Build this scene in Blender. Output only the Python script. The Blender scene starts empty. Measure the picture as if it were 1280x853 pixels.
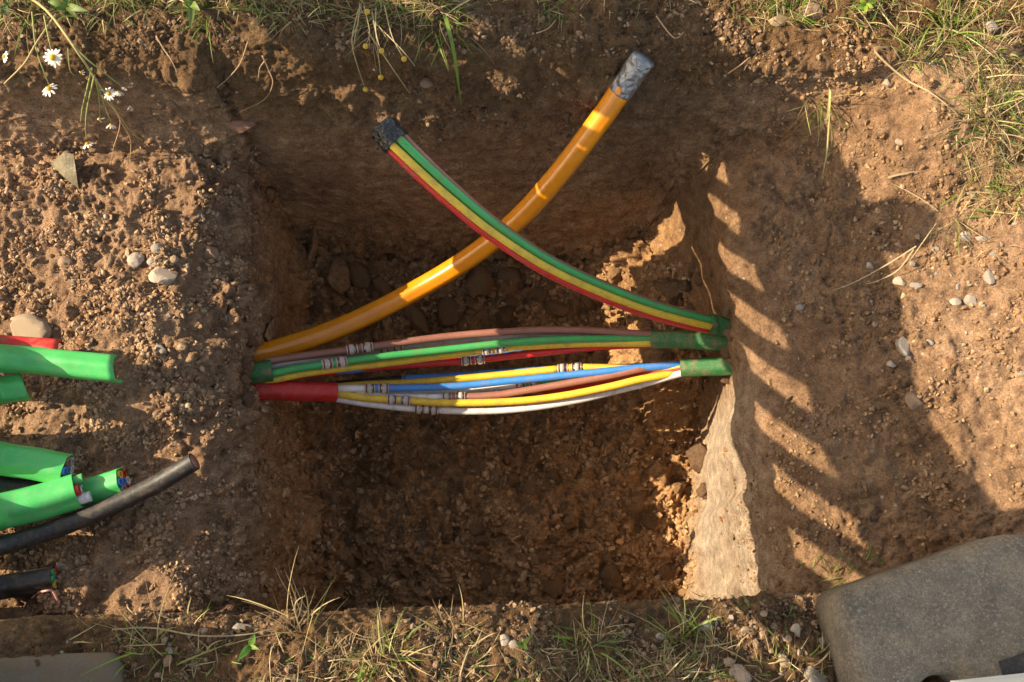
import bpy, math, random
import numpy as np
from mathutils import Vector, Matrix
from mathutils.bvhtree import BVHTree

# ---------------------------------------------------------------- camera, sky, sun, exposure
scene = bpy.context.scene
COL = scene.collection
F = 1244.0                       # focal length in photo pixels (1280 wide)
TILT = math.atan(373.5 / F)
CAMH = 1.05
cam_d = bpy.data.cameras.new('camera'); cam_d.sensor_width = 36.0
cam_d.lens = 36.0 * F / 1280.0; cam_d.clip_start = 0.01; cam_d.clip_end = 500
cam = bpy.data.objects.new('camera', cam_d); COL.objects.link(cam)
cam.location = (0, 0, CAMH); cam.rotation_euler = (TILT, 0, 0)
scene.camera = cam

SUN_EL, SUN_AZ = math.radians(31), math.radians(-4)      # light travels along +x, a touch towards the viewer
LD = Vector((math.cos(SUN_EL) * math.cos(SUN_AZ), math.cos(SUN_EL) * math.sin(SUN_AZ), -math.sin(SUN_EL)))
world = bpy.data.worlds.new('World'); scene.world = world; world.use_nodes = True
wn = world.node_tree; wn.nodes.clear()
sky = wn.nodes.new('ShaderNodeTexSky'); sky.sky_type = 'NISHITA'; sky.sun_disc = False
sky.sun_elevation = SUN_EL
sky.sun_rotation = math.atan2(-LD.x, -LD.y)
sky.air_density = 0.8; sky.dust_density = 1.0; sky.ozone_density = 0.0
bg = wn.nodes.new('ShaderNodeBackground'); bg.inputs['Strength'].default_value = 0.15
wo = wn.nodes.new('ShaderNodeOutputWorld')
wn.links.new(sky.outputs[0], bg.inputs[0]); wn.links.new(bg.outputs[0], wo.inputs[0])
sun_d = bpy.data.lights.new('sun', 'SUN'); sun_d.energy = 3.3; sun_d.angle = math.radians(0.3)
sun_d.color = (1.0, 0.98, 0.95)
sun = bpy.data.objects.new('sun', sun_d); COL.objects.link(sun)
sun.rotation_euler = LD.to_track_quat('-Z', 'Y').to_euler(); sun.location = (-3, 0, 3)
vs = scene.view_settings
vs.view_transform = 'Standard'; vs.look = 'None'; vs.gamma = 1.0; vs.use_curve_mapping = False
vs.exposure = 1.56
vs.use_white_balance = True; vs.white_balance_temperature = 9600; vs.white_balance_tint = 10
scene.cycles.diffuse_bounces = 8; scene.cycles.max_bounces = 14
scene.display_settings.display_device = 'sRGB'

# ---------------------------------------------------------------- helpers
rnd = random.Random(7)
nrs = np.random.RandomState(11)

def ray(px, py):
    cx, cy = (px - 640.0) / F, (426.5 - py) / F
    c, s = math.cos(TILT), math.sin(TILT)
    return Vector((cx, cy * c + s, cy * s - c))

def at(px, py, z):
    d = ray(px, py); t = (z - CAMH) / d.z
    return Vector((d.x * t, d.y * t, z))

def mm(px, z):                   # metres covered by px pixels at height z (near the picture centre)
    return px / F * (CAMH - z) / 0.95

def tag(o, label=None, cat=None, group=None, kind=None):
    if label: o['label'] = label
    if cat: o['category'] = cat
    if group: o['group'] = group
    if kind: o['kind'] = kind
    return o

def empty(name, loc, label, cat, group=None):
    o = bpy.data.objects.new(name, None); COL.objects.link(o); o.location = loc
    o.empty_display_size = 0.02
    return tag(o, label, cat, group)

def worldloc(o):
    v = Vector((0, 0, 0))
    while o is not None:
        v += o.location; o = o.parent
    return v

class MB:
    def __init__(self):
        self.v = []; self.f = []; self.m = []; self.c = []
    def add(self, verts, faces, mi=0, col=None):
        b = len(self.v)
        self.v += [tuple(p) for p in verts]
        self.f += [tuple(b + i for i in f) for f in faces]
        self.m += [mi] * len(faces)
        if col is not None: self.c += [col] * len(verts)
        return self
    def mesh(self, name, mats, off=(0, 0, 0), smooth=True):
        me = bpy.data.meshes.new(name)
        ox, oy, oz = off
        me.from_pydata([(x - ox, y - oy, z - oz) for x, y, z in self.v], [], self.f)
        for m in (mats if isinstance(mats, (list, tuple)) else [mats]): me.materials.append(m)
        if any(self.m): me.polygons.foreach_set('material_index', self.m)
        me.polygons.foreach_set('use_smooth', [smooth] * len(self.f))
        if self.c:
            a = me.color_attributes.new('tint', 'FLOAT_COLOR', 'POINT')
            a.data.foreach_set('color', np.array([(*c, 1.0) for c in self.c], dtype=np.float32).ravel())
        me.update()
        return me
    def build(self, name, mats, parent=None, origin=None, smooth=True):
        if parent is not None:
            off = worldloc(parent); loc = (0, 0, 0)
        else:
            off = origin if origin is not None else np.array(self.v).mean(0); loc = off
        o = bpy.data.objects.new(name, self.mesh(name, mats, off, smooth)); COL.objects.link(o)
        o.location = loc; o.parent = parent
        return o

def catmull(pts, n):
    P = [Vector(p) for p in pts]
    P = [P[0] * 2 - P[1]] + P + [P[-1] * 2 - P[-2]]
    out = []
    segs = len(P) - 3
    for k in range(n + 1):
        t = k / n * segs; i = min(int(t), segs - 1); u = t - i
        a, b, c, d = P[i:i + 4]
        out.append(0.5 * ((2 * b) + (c - a) * u + (2 * a - 5 * b + 4 * c - d) * u * u + (3 * b - a - 3 * c + d) * u ** 3))
    return out

def frames(path, up=Vector((0, 0, 1))):
    fr = []
    for i, p in enumerate(path):
        t = (path[min(i + 1, len(path) - 1)] - path[max(i - 1, 0)]).normalized()
        s = t.cross(up)
        if s.length < 1e-4: s = t.cross(Vector((0, 1, 0)))
        s.normalize(); u = s.cross(t).normalized()
        fr.append((p, t, s, u))
    return fr

def circle(n, r=1.0, ph=0.0):
    return [(r * math.cos(ph + 2 * math.pi * k / n), r * math.sin(ph + 2 * math.pi * k / n)) for k in range(n)]

def sweep(mb, path, sec, rad=1.0, caps=True, mi=0, col=None, closed=True, up=Vector((0, 0, 1)), wob=None):
    """sweep a section (list of (side, up)) along path; rad float or function of 0..1"""
    fr = frames(path, up); n = len(sec); V = []; Fc = []
    for i, (p, t, s, u) in enumerate(fr):
        r = rad(i / (len(fr) - 1)) if callable(rad) else rad
        for k, (a, b) in enumerate(sec):
            w = wob(i, k) if wob else 1.0
            V.append(p + s * (a * r * w) + u * (b * r * w))
    for i in range(len(fr) - 1):
        for k in range(n if closed else n - 1):
            k2 = (k + 1) % n
            Fc.append((i * n + k, i * n + k2, (i + 1) * n + k2, (i + 1) * n + k))
    if caps and closed:
        Fc.append(tuple(range(n - 1, -1, -1))); L = (len(fr) - 1) * n
        Fc.append(tuple(L + k for k in range(n)))
    mb.add(V, Fc, mi, col)
    return mb

def hexround(n=36, r=1.0, k=0.075, ph=0.0):
    return [(r * (1 + k * math.cos(6 * (a - ph))) * math.cos(a), r * (1 + k * math.cos(6 * (a - ph))) * math.sin(a))
            for a in [2 * math.pi * i / n for i in range(n)]]

# ---------------------------------------------------------------- numpy noise
_perm = nrs.permutation(256).astype(np.int32); _perm = np.concatenate([_perm, _perm, _perm])
_g = nrs.normal(size=(256, 3)).astype(np.float32); _g /= np.linalg.norm(_g, axis=1)[:, None]
def perlin(P, seed=0):
    P = P.astype(np.float32) + np.float32(seed * 17.31)
    i = np.floor(P).astype(np.int32); f = P - i; w = f * f * f * (f * (f * 6 - 15) + 10); i &= 255
    def corner(a, b, c):
        h = _perm[_perm[_perm[i[:, 0] + a] + i[:, 1] + b] + i[:, 2] + c]
        g = _g[h]
        return g[:, 0] * (f[:, 0] - a) + g[:, 1] * (f[:, 1] - b) + g[:, 2] * (f[:, 2] - c)
    x0 = [[corner(0, b, c) for c in (0, 1)] for b in (0, 1)]
    x1 = [[corner(1, b, c) for c in (0, 1)] for b in (0, 1)]
    def L(a, b, t): return a + (b - a) * t
    y = [L(L(x0[0][c], x1[0][c], w[:, 0]), L(x0[1][c], x1[1][c], w[:, 0]), w[:, 1]) for c in (0, 1)]
    return L(y[0], y[1], w[:, 2]) * 1.5
def fbm(P, octv=3, seed=0, gain=0.5):
    r = np.zeros(len(P), np.float32); a = 1.0
    for o in range(octv):
        r += a * perlin(P * (2.03 ** o), seed + o * 3); a *= gain
    return r
_jit = nrs.rand(256, 4).astype(np.float32)
def domes(P, seed=0, rmin=0.3, rmax=0.75, dens=0.8):
    """rounded lumps: height 0..~0.7 of a cell, max over the neighbouring cells"""
    P = P.astype(np.float32) + np.float32(seed * 7.7)
    i = np.floor(P).astype(np.int32); f = P - i; i &= 255
    best = np.zeros(len(P), np.float32)
    for a in (-1, 0, 1):
        for b in (-1, 0, 1):
            for c in (-1, 0, 1):
                h = _perm[_perm[_perm[(i[:, 0] + a) & 255] + ((i[:, 1] + b) & 255)] + ((i[:, 2] + c) & 255)]
                j = _jit[h]
                d2 = (f[:, 0] - a - j[:, 0]) ** 2 + (f[:, 1] - b - j[:, 1]) ** 2 + (f[:, 2] - c - j[:, 2]) ** 2
                r = rmin + (rmax - rmin) * j[:, 3] ** 2
                r = np.where((h * 7 % 97) / 97.0 < dens, r, 0.001)
                val = np.sqrt(np.maximum(0, r * r - d2))
                np.maximum(best, val, out=best)
    return best
def sstep(a, b, x):
    t = np.clip((x - a) / (b - a), 0, 1); return t * t * (3 - 2 * t)

# ---------------------------------------------------------------- materials
def nt(name):
    m = bpy.data.materials.new(name); m.use_nodes = True
    n = m.node_tree; return m, n, n.nodes['Principled BSDF']
def node(n, t, **kw):
    x = n.nodes.new(t)
    for k, v in kw.items():
        if k in x.inputs: x.inputs[k].default_value = v
        else: setattr(x, k, v)
    return x
def mixc(n, fac, a, b, blend='MIX'):
    x = n.nodes.new('ShaderNodeMix'); x.data_type = 'RGBA'; x.blend_type = blend
    for sock, v in ((x.inputs[0], fac), (x.inputs[6], a), (x.inputs[7], b)):
        if hasattr(v, 'is_linked') or hasattr(v, 'node'): n.links.new(v, sock)
        elif isinstance(v, (int, float)): sock.default_value = v
        else: sock.default_value = (*v, 1.0)
    return x.outputs[2]
def ramp(n, val, a, b, lo=0.0, hi=1.0):
    x = n.nodes.new('ShaderNodeMapRange'); n.links.new(val, x.inputs[0])
    x.inputs[1].default_value = a; x.inputs[2].default_value = b
    x.inputs[3].default_value = lo; x.inputs[4].default_value = hi
    return x.outputs[0]
def noise(n, vec, scale, detail=4, rough=0.6):
    x = n.nodes.new('ShaderNodeTexNoise'); x.inputs['Scale'].default_value = scale
    x.inputs['Detail'].default_value = detail; x.inputs['Roughness'].default_value = rough
    n.links.new(vec, x.inputs['Vector']); return x.outputs['Fac']
def bump(n, bs, h, strength, dist, prev=None):
    x = n.nodes.new('ShaderNodeBump'); x.inputs['Strength'].default_value = strength
    x.inputs['Distance'].default_value = dist; n.links.new(h, x.inputs['Height'])
    if prev is not None: n.links.new(prev, x.inputs['Normal'])
    n.links.new(x.outputs[0], bs.inputs['Normal']); return x.outputs[0]

C_SAND = (0.335, 0.210, 0.130)
C_CLAY = (0.50, 0.285, 0.138)
C_HUMUS = (0.150, 0.090, 0.048)
C_MID = (0.155, 0.083, 0.039)
C_SUNPALE = (0.38, 0.31, 0.235)
def soil_mat(name, masks=True, base=C_MID):
    m, n, bs = nt(name)
    tc = n.nodes.new('ShaderNodeTexCoord'); v = tc.outputs['Object']
    if masks:
        def att(k):
            a = n.nodes.new('ShaderNodeAttribute'); a.attribute_name = k; return a.outputs['Fac']
        c = mixc(n, att('sand'), C_MID, C_SAND)
        c = mixc(n, att('clay'), c, C_CLAY)
        c = mixc(n, att('humus'), c, C_HUMUS)
        c = mixc(n, att('pale'), c, C_SUNPALE)
    else:
        oi = n.nodes.new('ShaderNodeObjectInfo')
        ad = n.nodes.new('ShaderNodeVectorMath'); ad.operation = 'ADD'
        n.links.new(v, ad.inputs[0]); n.links.new(oi.outputs['Location'], ad.inputs[1]); v = ad.outputs[0]
        c = mixc(n, oi.outputs['Random'], tuple(0.8 * q for q in base), tuple(1.2 * q for q in base))
    n1 = noise(n, v, 9, 5); n2 = noise(n, v, 55, 5, 0.7); n3 = noise(n, v, 420, 3, 0.7)
    c = mixc(n, 1.0, c, (1, 1, 1), 'MULTIPLY')
    g = mixc(n, ramp(n, n1, 0.3, 0.7), (0.80, 0.76, 0.74), (1.15, 1.16, 1.18))
    c = mixc(n, 1.0, c, g, 'MULTIPLY')
    g = mixc(n, ramp(n, n2, 0.28, 0.72), (0.54, 0.50, 0.48), (1.52, 1.53, 1.54))
    c = mixc(n, 1.0, c, g, 'MULTIPLY')
    g = mixc(n, ramp(n, n3, 0.25, 0.75), (0.62, 0.59, 0.57), (1.42, 1.43, 1.44))
    c = mixc(n, 1.0, c, g, 'MULTIPLY')
    vo = n.nodes.new('ShaderNodeTexVoronoi'); vo.inputs['Scale'].default_value = 95; n.links.new(v, vo.inputs['Vector'])
    sp = n.nodes.new('ShaderNodeSeparateColor'); n.links.new(vo.outputs['Color'], sp.inputs[0])
    isg = ramp(n, sp.outputs[0], 0.90, 0.91); close = ramp(n, vo.outputs['Distance'], 0.16, 0.20, 1.0, 0.0)
    mu = n.nodes.new('ShaderNodeMath'); mu.operation = 'MULTIPLY'; n.links.new(isg, mu.inputs[0]); n.links.new(close, mu.inputs[1])
    grit = mixc(n, sp.outputs[1], (0.30, 0.20, 0.14), (0.50, 0.40, 0.32))
    c = mixc(n, mu.outputs[0], c, grit)
    n.links.new(c, bs.inputs['Base Color'])
    bs.inputs['Roughness'].default_value = 0.95; bs.inputs['Specular IOR Level'].default_value = 0.18
    b1 = bump(n, bs, noise(n, v, 130, 8, 0.75), 1.0, 0.008)
    vb = n.nodes.new('ShaderNodeTexVoronoi'); vb.inputs['Scale'].default_value = 260; n.links.new(v, vb.inputs['Vector'])
    bump(n, bs, vb.outputs['Distance'], 0.45, -0.0025, b1)
    return m
M = {}
M['soil'] = soil_mat('soil')
M['clod'] = soil_mat('clay clod', False, (0.42, 0.25, 0.13))
M['clod_pale'] = soil_mat('sandy clod', False, (0.33, 0.205, 0.122))

def crumb_mat():
    m, n, bs = nt('soil crumbs')
    a = n.nodes.new('ShaderNodeAttribute'); a.attribute_name = 'tint'
    tc = n.nodes.new('ShaderNodeTexCoord'); n3 = noise(n, tc.outputs['Object'], 380, 3)
    g = mixc(n, ramp(n, n3, 0.25, 0.75), (0.72, 0.7, 0.68), (1.26, 1.27, 1.28))
    n.links.new(mixc(n, 1.0, a.outputs['Color'], g, 'MULTIPLY'), bs.inputs['Base Color'])
    bs.inputs['Roughness'].default_value = 0.95; bs.inputs['Specular IOR Level'].default_value = 0.15
    bump(n, bs, noise(n, tc.outputs['Object'], 300, 4), 0.6, 0.003)
    return m
M['crumb'] = crumb_mat()

def plastic(name, col, rough=0.38, dirt=0.35, spec=0.5, dirtcol=(0.24, 0.145, 0.08), lo=0.52, hi=0.70, dust=0.22):
    m, n, bs = nt(name)
    tc = n.nodes.new('ShaderNodeTexCoord'); v = tc.outputs['Object']
    c = mixc(n, ramp(n, noise(n, v, 30, 3), 0.3, 0.7), tuple(0.88 * q for q in col), tuple(min(1, 1.08 * q) for q in col))
    d = noise(n, v, 70, 6, 0.75)
    fac = ramp(n, d, lo, hi, 0.0, dirt)
    c = mixc(n, ramp(n, noise(n, v, 240, 5, 0.8), 0.50, 0.72, 0.0, dust), c, (0.34, 0.25, 0.17))
    c = mixc(n, fac, c, dirtcol)
    n.links.new(c, bs.inputs['Base Color'])
    n.links.new(ramp(n, d, 0.4, 0.7, rough, min(1, rough + 0.3)), bs.inputs['Roughness'])
    bs.inputs['Specular IOR Level'].default_value = spec
    bump(n, bs, noise(n, v, 260, 3), 0.12, 0.001)
    return m
PC = dict(orange=(0.78, 0.25, 0.012), green=(0.015, 0.36, 0.10), yellow=(0.80, 0.50, 0.05), red=(0.66, 0.022, 0.022), blue=(0.012, 0.22, 0.62),
          navy=(0.01, 0.05, 0.14), brown=(0.30, 0.115, 0.085), grey=(0.40, 0.36, 0.33), white=(0.72, 0.68, 0.66), black=(0.014, 0.013, 0.013), pink=(0.62, 0.26, 0.22))
for k, c in PC.items():
    M[k] = plastic('plastic ' + k, c, 0.36, 0.6, lo=0.5, hi=0.72, dust=0.3)
M['sheath_green'] = plastic('green sheath', (0.022, 0.42, 0.11), 0.38, 0.4, dirtcol=(0.24, 0.24, 0.14))
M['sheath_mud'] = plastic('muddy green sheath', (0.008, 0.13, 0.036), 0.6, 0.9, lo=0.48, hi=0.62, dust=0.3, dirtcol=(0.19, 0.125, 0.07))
M['sheath_red'] = plastic('red sheath', (0.55, 0.018, 0.018), 0.45, 0.7, lo=0.5, hi=0.68)
M['sheath_orange'] = plastic('orange sheath', (0.78, 0.25, 0.012), 0.27, 0.35, lo=0.6, hi=0.72, dust=0.10)
M['sheath_orange'].node_tree.nodes['Principled BSDF'].inputs['Coat Weight'].default_value = 0.6
M['sheath_orange'].node_tree.nodes['Principled BSDF'].inputs['Coat Roughness'].default_value = 0.3
M['sheath_black'] = plastic('black sheath', (0.022, 0.021, 0.02), 0.42, 0.35)

def tape_mat(name, col, metal, rough):
    m, n, bs = nt(name)
    tc = n.nodes.new('ShaderNodeTexCoord'); v = tc.outputs['Object']
    n.links.new(mixc(n, ramp(n, noise(n, v, 60, 4), 0.3, 0.7), tuple(0.7 * q for q in col), col), bs.inputs['Base Color'])
    bs.inputs['Metallic'].default_value = metal; bs.inputs['Roughness'].default_value = rough
    w = n.nodes.new('ShaderNodeTexWave'); w.inputs['Scale'].default_value = 45; w.inputs['Distortion'].default_value = 6
    n.links.new(v, w.inputs['Vector'])
    b = bump(n, bs, w.outputs['Fac'], 0.25, 0.002)
    vc = n.nodes.new('ShaderNodeTexVoronoi'); vc.feature = 'DISTANCE_TO_EDGE'; vc.inputs['Scale'].default_value = 95; n.links.new(v, vc.inputs['Vector'])
    b = bump(n, bs, vc.outputs['Distance'], 0.6, 0.006, b)
    bump(n, bs, noise(n, v, 90, 4, 0.6), 0.6, 0.005, b)
    return m
M['tape_grey'] = tape_mat('grey tape', (0.30, 0.31, 0.33), 0.6, 0.32)
M['tape_black'] = tape_mat('black tape', (0.02, 0.02, 0.021), 0.0, 0.25)
def clear_mat():
    m, n, bs = nt('clear fitting')
    bs.inputs['Base Color'].default_value = (0.74, 0.66, 0.6, 1); bs.inputs['Roughness'].default_value = 0.12
    bs.inputs['Transmission Weight'].default_value = 0.45; bs.inputs['IOR'].default_value = 1.35
    return m
M['clear'] = clear_mat()
M['collet'] = plastic('red collet', (0.28, 0.05, 0.04), 0.3, 0.1)
M['steel'] = tape_mat('steel ring', (0.5, 0.46, 0.43), 0.8, 0.25)

def tint_mat(name, rough=0.55, trans=0.25, spec=0.35):
    m, n, bs = nt(name)
    a = n.nodes.new('ShaderNodeAttribute'); a.attribute_name = 'tint'
    n.links.new(a.outputs['Color'], bs.inputs['Base Color'])
    bs.inputs['Roughness'].default_value = rough; bs.inputs['Specular IOR Level'].default_value = spec
    if trans:
        t = n.nodes.new('ShaderNodeBsdfTranslucent'); n.links.new(a.outputs['Color'], t.inputs['Color'])
        mx = n.nodes.new('ShaderNodeMixShader'); mx.inputs[0].default_value = trans
        o = n.nodes['Material Output']
        n.links.new(bs.outputs[0], mx.inputs[1]); n.links.new(t.outputs[0], mx.inputs[2]); n.links.new(mx.outputs[0], o.inputs['Surface'])
    return m
M['blade'] = tint_mat('grass blades')
M['stem'] = tint_mat('dry stems', 0.7, 0.0)
M['petal'] = tint_mat('flower petals', 0.6, 0.3)

def stone_mat():
    m, n, bs = nt('stone')
    oi = n.nodes.new('ShaderNodeObjectInfo'); tc = n.nodes.new('ShaderNodeTexCoord'); v = tc.outputs['Object']
    ad = n.nodes.new('ShaderNodeVectorMath'); ad.operation = 'ADD'
    n.links.new(v, ad.inputs[0]); n.links.new(oi.outputs['Location'], ad.inputs[1]); v = ad.outputs[0]
    c = mixc(n, ramp(n, noise(n, v, 160, 5, 0.7), 0.3, 0.7), (0.45, 0.43, 0.41), (1.3, 1.3, 1.3))
    c = mixc(n, 1.0, oi.outputs['Color'], c, 'MULTIPLY')
    c = mixc(n, ramp(n, noise(n, v, 60, 5, 0.7), 0.47, 0.66, 0, 0.8), c, (0.27, 0.165, 0.10))
    n.links.new(c, bs.inputs['Base Color']); bs.inputs['Roughness'].default_value = 0.85
    bs.inputs['Specular IOR Level'].default_value = 0.3
    bump(n, bs, noise(n, v, 250, 5, 0.7), 0.5, 0.002)
    return m
M['stone'] = stone_mat()

def rubber_mat():
    m, n, bs = nt('recycled plastic')
    tc = n.nodes.new('ShaderNodeTexCoord'); v = tc.outputs['Object']
    c = mixc(n, ramp(n, noise(n, v, 26, 6, 0.75), 0.36, 0.64), (0.13, 0.105, 0.082), (0.32, 0.25, 0.18))
    c = mixc(n, ramp(n, noise(n, v, 11, 4, 0.7), 0.52, 0.68, 0, 0.75), c, (0.30, 0.215, 0.14))
    c = mixc(n, ramp(n, noise(n, v, 300, 4, 0.85), 0.50, 0.64, 0, 0.75), c, (0.44, 0.38, 0.30))
    c = mixc(n, ramp(n, noise(n, v, 420, 3, 0.8), 0.52, 0.66, 0, 0.7), c, (0.05, 0.044, 0.04))
    vo = n.nodes.new('ShaderNodeTexVoronoi'); vo.inputs['Scale'].default_value = 120; n.links.new(v, vo.inputs['Vector'])
    sp = n.nodes.new('ShaderNodeSeparateColor'); n.links.new(vo.outputs['Color'], sp.inputs[0])
    mu = n.nodes.new('ShaderNodeMath'); mu.operation = 'MULTIPLY'
    n.links.new(ramp(n, sp.outputs[0], 0.9, 0.91), mu.inputs[0]); n.links.new(ramp(n, vo.outputs['Distance'], 0.1, 0.16, 1, 0), mu.inputs[1])
    c = mixc(n, mu.outputs[0], c, mixc(n, sp.outputs[2], (0.45, 0.36, 0.3), (0.30, 0.32, 0.36)))
    n.links.new(c, bs.inputs['Base Color']); bs.inputs['Roughness'].default_value = 0.7
    b = bump(n, bs, noise(n, v, 240, 7, 0.8), 1.0, 0.005)
    bump(n, bs, noise(n, v, 30, 3), 0.6, 0.012, b)
    return m
M['rubber'] = rubber_mat()
M['rubber_dark'] = plastic('dark brown recycled plastic', (0.115, 0.095, 0.075), 0.85, 0.85, lo=0.40, hi=0.66, dust=0.2, spec=0.2, dirtcol=(0.14, 0.09, 0.052))  # darker, browner plastic than that of the right base plate
M['white_board'] = plastic('white board', (0.75, 0.74, 0.71), 0.45, 0.3)
M['wood'] = plastic('weathered slats', (0.30, 0.22, 0.15), 0.8, 0.5)
def scrap_mat():
    m, n, bs = nt('dirty clear plastic')
    tc = n.nodes.new('ShaderNodeTexCoord')
    n.links.new(mixc(n, ramp(n, noise(n, tc.outputs['Object'], 60, 4), 0.35, 0.65), (0.09, 0.072, 0.042), (0.17, 0.14, 0.09)), bs.inputs['Base Color'])
    bs.inputs['Roughness'].default_value = 0.45; bs.inputs['Specular IOR Level'].default_value = 0.25
    bump(n, bs, noise(n, tc.outputs['Object'], 60, 3), 0.5, 0.004)
    return m
M['scrap'] = scrap_mat()

# ---------------------------------------------------------------- the terrain: one warped grid
ZS, ZP, ZRL = -0.17, -0.57, -0.125
def lin(a, b, step): return list(np.linspace(a, b, max(2, int(abs(b - a) / step) + 1))[:-1])
def smooth_pw(t, xs, ys):
    k = np.interp(t, xs, ys); return k
tL = np.linspace(0, 1, 140)[:-1]
xs = [-40, -15, -6, -3, -1.8, -1.2] + lin(-0.95, -0.69, 0.02) + lin(-0.69, -0.425, 0.0021)
nA = len(xs); sL = [0.0] * nA
xs += list(np.interp(tL, [0, 0.22, 0.28, 1], [-0.425, -0.357, -0.346, -0.330]))
sL += list(np.interp(tL, [0, 0.08, 0.22, 0.28, 0.93, 1], [0, 0.025, 0.11, 0.20, 0.97, 1.0]))
nB = len(xs)
xs += lin(-0.330, 0.272, 0.00215); sL += [1.0] * (len(xs) - nB); nC = len(xs)
tR = np.linspace(0, 1, 125)[:-1]
xs += list(np.interp(tR, [0, 0.08, 0.8, 1], [0.272, 0.277, 0.288, 0.315])); sL += [1.0] * len(tR)
sR = [0.0] * nC + list(np.interp(tR, [0, 0.07, 0.82, 0.92, 1], [0, 0.03, 0.92, 0.985, 1.0])); nD = len(xs)
xs += lin(0.315, 0.67, 0.0022) + lin(0.67, 0.95, 0.02) + [1.0, 1.3, 2.0, 3.2, 6, 15, 40]
sL += [1.0] * (len(xs) - nD); sR += [1.0] * (len(xs) - nD)
ys = [-40, -15, -6, -3, -1.5, -0.8, -0.5] + lin(-0.35, -0.07, 0.02) + lin(-0.07, 0.022, 0.002)
nE = len(ys); sN = [1.0] * nE
tN = np.linspace(0, 1, 60)[:-1]
ys += list(np.interp(tN, [0, 0.25, 1], [0.022, 0.036, 0.042])); sN += list(np.interp(tN, [0, 0.1, 0.25, 0.95, 1], [1, 0.985, 0.88, 0.03, 0]))
nG = len(ys)
ys += lin(0.042, 0.632, 0.0021); sN += [0.0] * (len(ys) - nG); nH = len(ys)
tF = np.linspace(0, 1, 200)[:-1]
ys += list(np.interp(tF, [0, 0.05, 0.8, 1], [0.632, 0.636, 0.668, 0.70])); sN += [0.0] * len(tF)
sF = [0.0] * nH + list(np.interp(tF, [0, 0.06, 0.8, 0.92, 1], [0, 0.03, 0.88, 0.98, 1.0])); nI = len(ys)
ys += lin(0.70, 0.80, 0.002) + lin(0.80, 1.0, 0.02) + [1.05, 1.4, 2.0, 3.2, 6, 15, 40]
sN += [0.0] * (len(ys) - nI); sF += [1.0] * (len(ys) - nI)
nx, ny = len(xs), len(ys)
X0, Y0 = np.meshgrid(np.array(xs), np.array(ys), indexing='ij')
SL, SN_ = np.meshgrid(np.array(sL), np.array(sN), indexing='ij')
SR, SF = np.meshgrid(np.array(sR), np.array(sF), indexing='ij')
def n1(t, freq, seed):
    a = np.zeros((t.size, 3), np.float32); a[:, 0] = t.ravel() * freq; a[:, 1] = seed * 3.7; a[:, 2] = 0.37
    return perlin(a, seed).reshape(t.shape)
gauss = lambda d, w: np.exp(-(d / w) ** 2)
X = X0 + gauss(X0 + 0.36, 0.09) * (np.interp(Y0, [0.0, 0.2, 0.33, 0.45, 0.62], [0.020, 0.006, -0.006, -0.012, -0.028]) + 0.016 * n1(Y0, 9, 1) + 0.007 * n1(Y0, 31, 2))
baseR = np.interp(Y0, [0, .15, .28, .40, .52, .64], [.0, .003, .032, .034, -.015, -.065]); lipR = np.interp(Y0, [0, .2, .35, .5, .62], [.030, .018, -.004, -.010, .0])
X = X + gauss(X0 - 0.287, 0.07) * (baseR * (1 - SR) + lipR * SR + (0.4 + 0.6 * SR) * (0.020 * n1(Y0, 9, 3) + 0.010 * n1(Y0, 34, 4)))
lipw = np.clip((X0 + 0.66) / 0.95, 0, 1)
Y = Y0 + gauss(Y0 - 0.035, 0.05) * ((lipw - 0.75) * 0.030 + 0.003 * n1(X0, 14, 5) + 0.0015 * n1(X0, 60, 6))
Y = Y + gauss(Y0 - 0.67, 0.07) * (0.010 * n1(X0, 6, 7) + 0.004 * n1(X0, 30, 8)) * (0.3 + 0.7 * SF)
P2 = np.stack([X.ravel(), Y.ravel(), np.zeros(X.size)], 1).astype(np.float32)
lowA = perlin(P2 * 5.0, 1).reshape(X.shape); lowB = perlin(P2 * 11.0, 2).reshape(X.shape)
ZG = 0.012 * lowA + 0.008 * lowB
ZG = np.where(np.abs(X0) + np.abs(Y0) > 3, 0.0, ZG) - 0.018 * gauss(Y - 0.03, 0.035) 
zshelf = ZS + 0.010 * lowA + 0.010 * lowB - 0.012 * gauss(Y - 0.22, 0.07)
zshelf = zshelf + 0.03 * sstep(0.12, 0.03, Y)
zfloor = ZP + 0.018 * lowA + 0.012 * lowB + 0.03 * sstep(0.50, 0.62, Y) + 0.16 * sstep(0.12, 0.29, X) * sstep(0.30, 0.46, Y) + 0.035 * sstep(-0.25, -0.33, X)
dR = X - 0.30
zright = ZRL + 0.075 * np.clip(dR / 0.2, 0, 1) + 0.055 * sstep(0.15, 0.36, dR) + 0.05 * sstep(0.42, 0.66, Y) * sstep(0.02, 0.2, dR) + 0.012 * lowA + 0.010 * lowB
zright = np.minimum(zright, 0.004 + 0.01 * lowA)
inside = zshelf * (1 - SL) + SL * (zfloor * (1 - SR) + zright * SR)
out = np.maximum(SF, SN_)
Z = inside * (1 - out) + ZG * out
Pw = np.stack([X, Y, Z], 2)
def grid_normals(P):
    di = np.gradient(P, axis=0); dj = np.gradient(P, axis=1)
    n = np.cross(di, dj); n /= (np.linalg.norm(n, axis=2)[:, :, None] + 1e-12)
    return n
N = grid_normals(Pw)
fine = (np.abs(X0) < 0.75) & (Y0 > -0.1) & (Y0 < 0.82)
idx = np.nonzero(fine.ravel())[0]
Q = Pw.reshape(-1, 3)[idx].astype(np.float32)
sl, sr, sn, sf = (a.ravel()[idx] for a in (SL, SR, SN_, SF))
o_ = np.maximum(sf, sn); ins = 1 - o_
w_sh = ins * (1 - sl); w_fl = ins * sl * (1 - sr); w_ri = ins * sr; w_bk = o_
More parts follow.
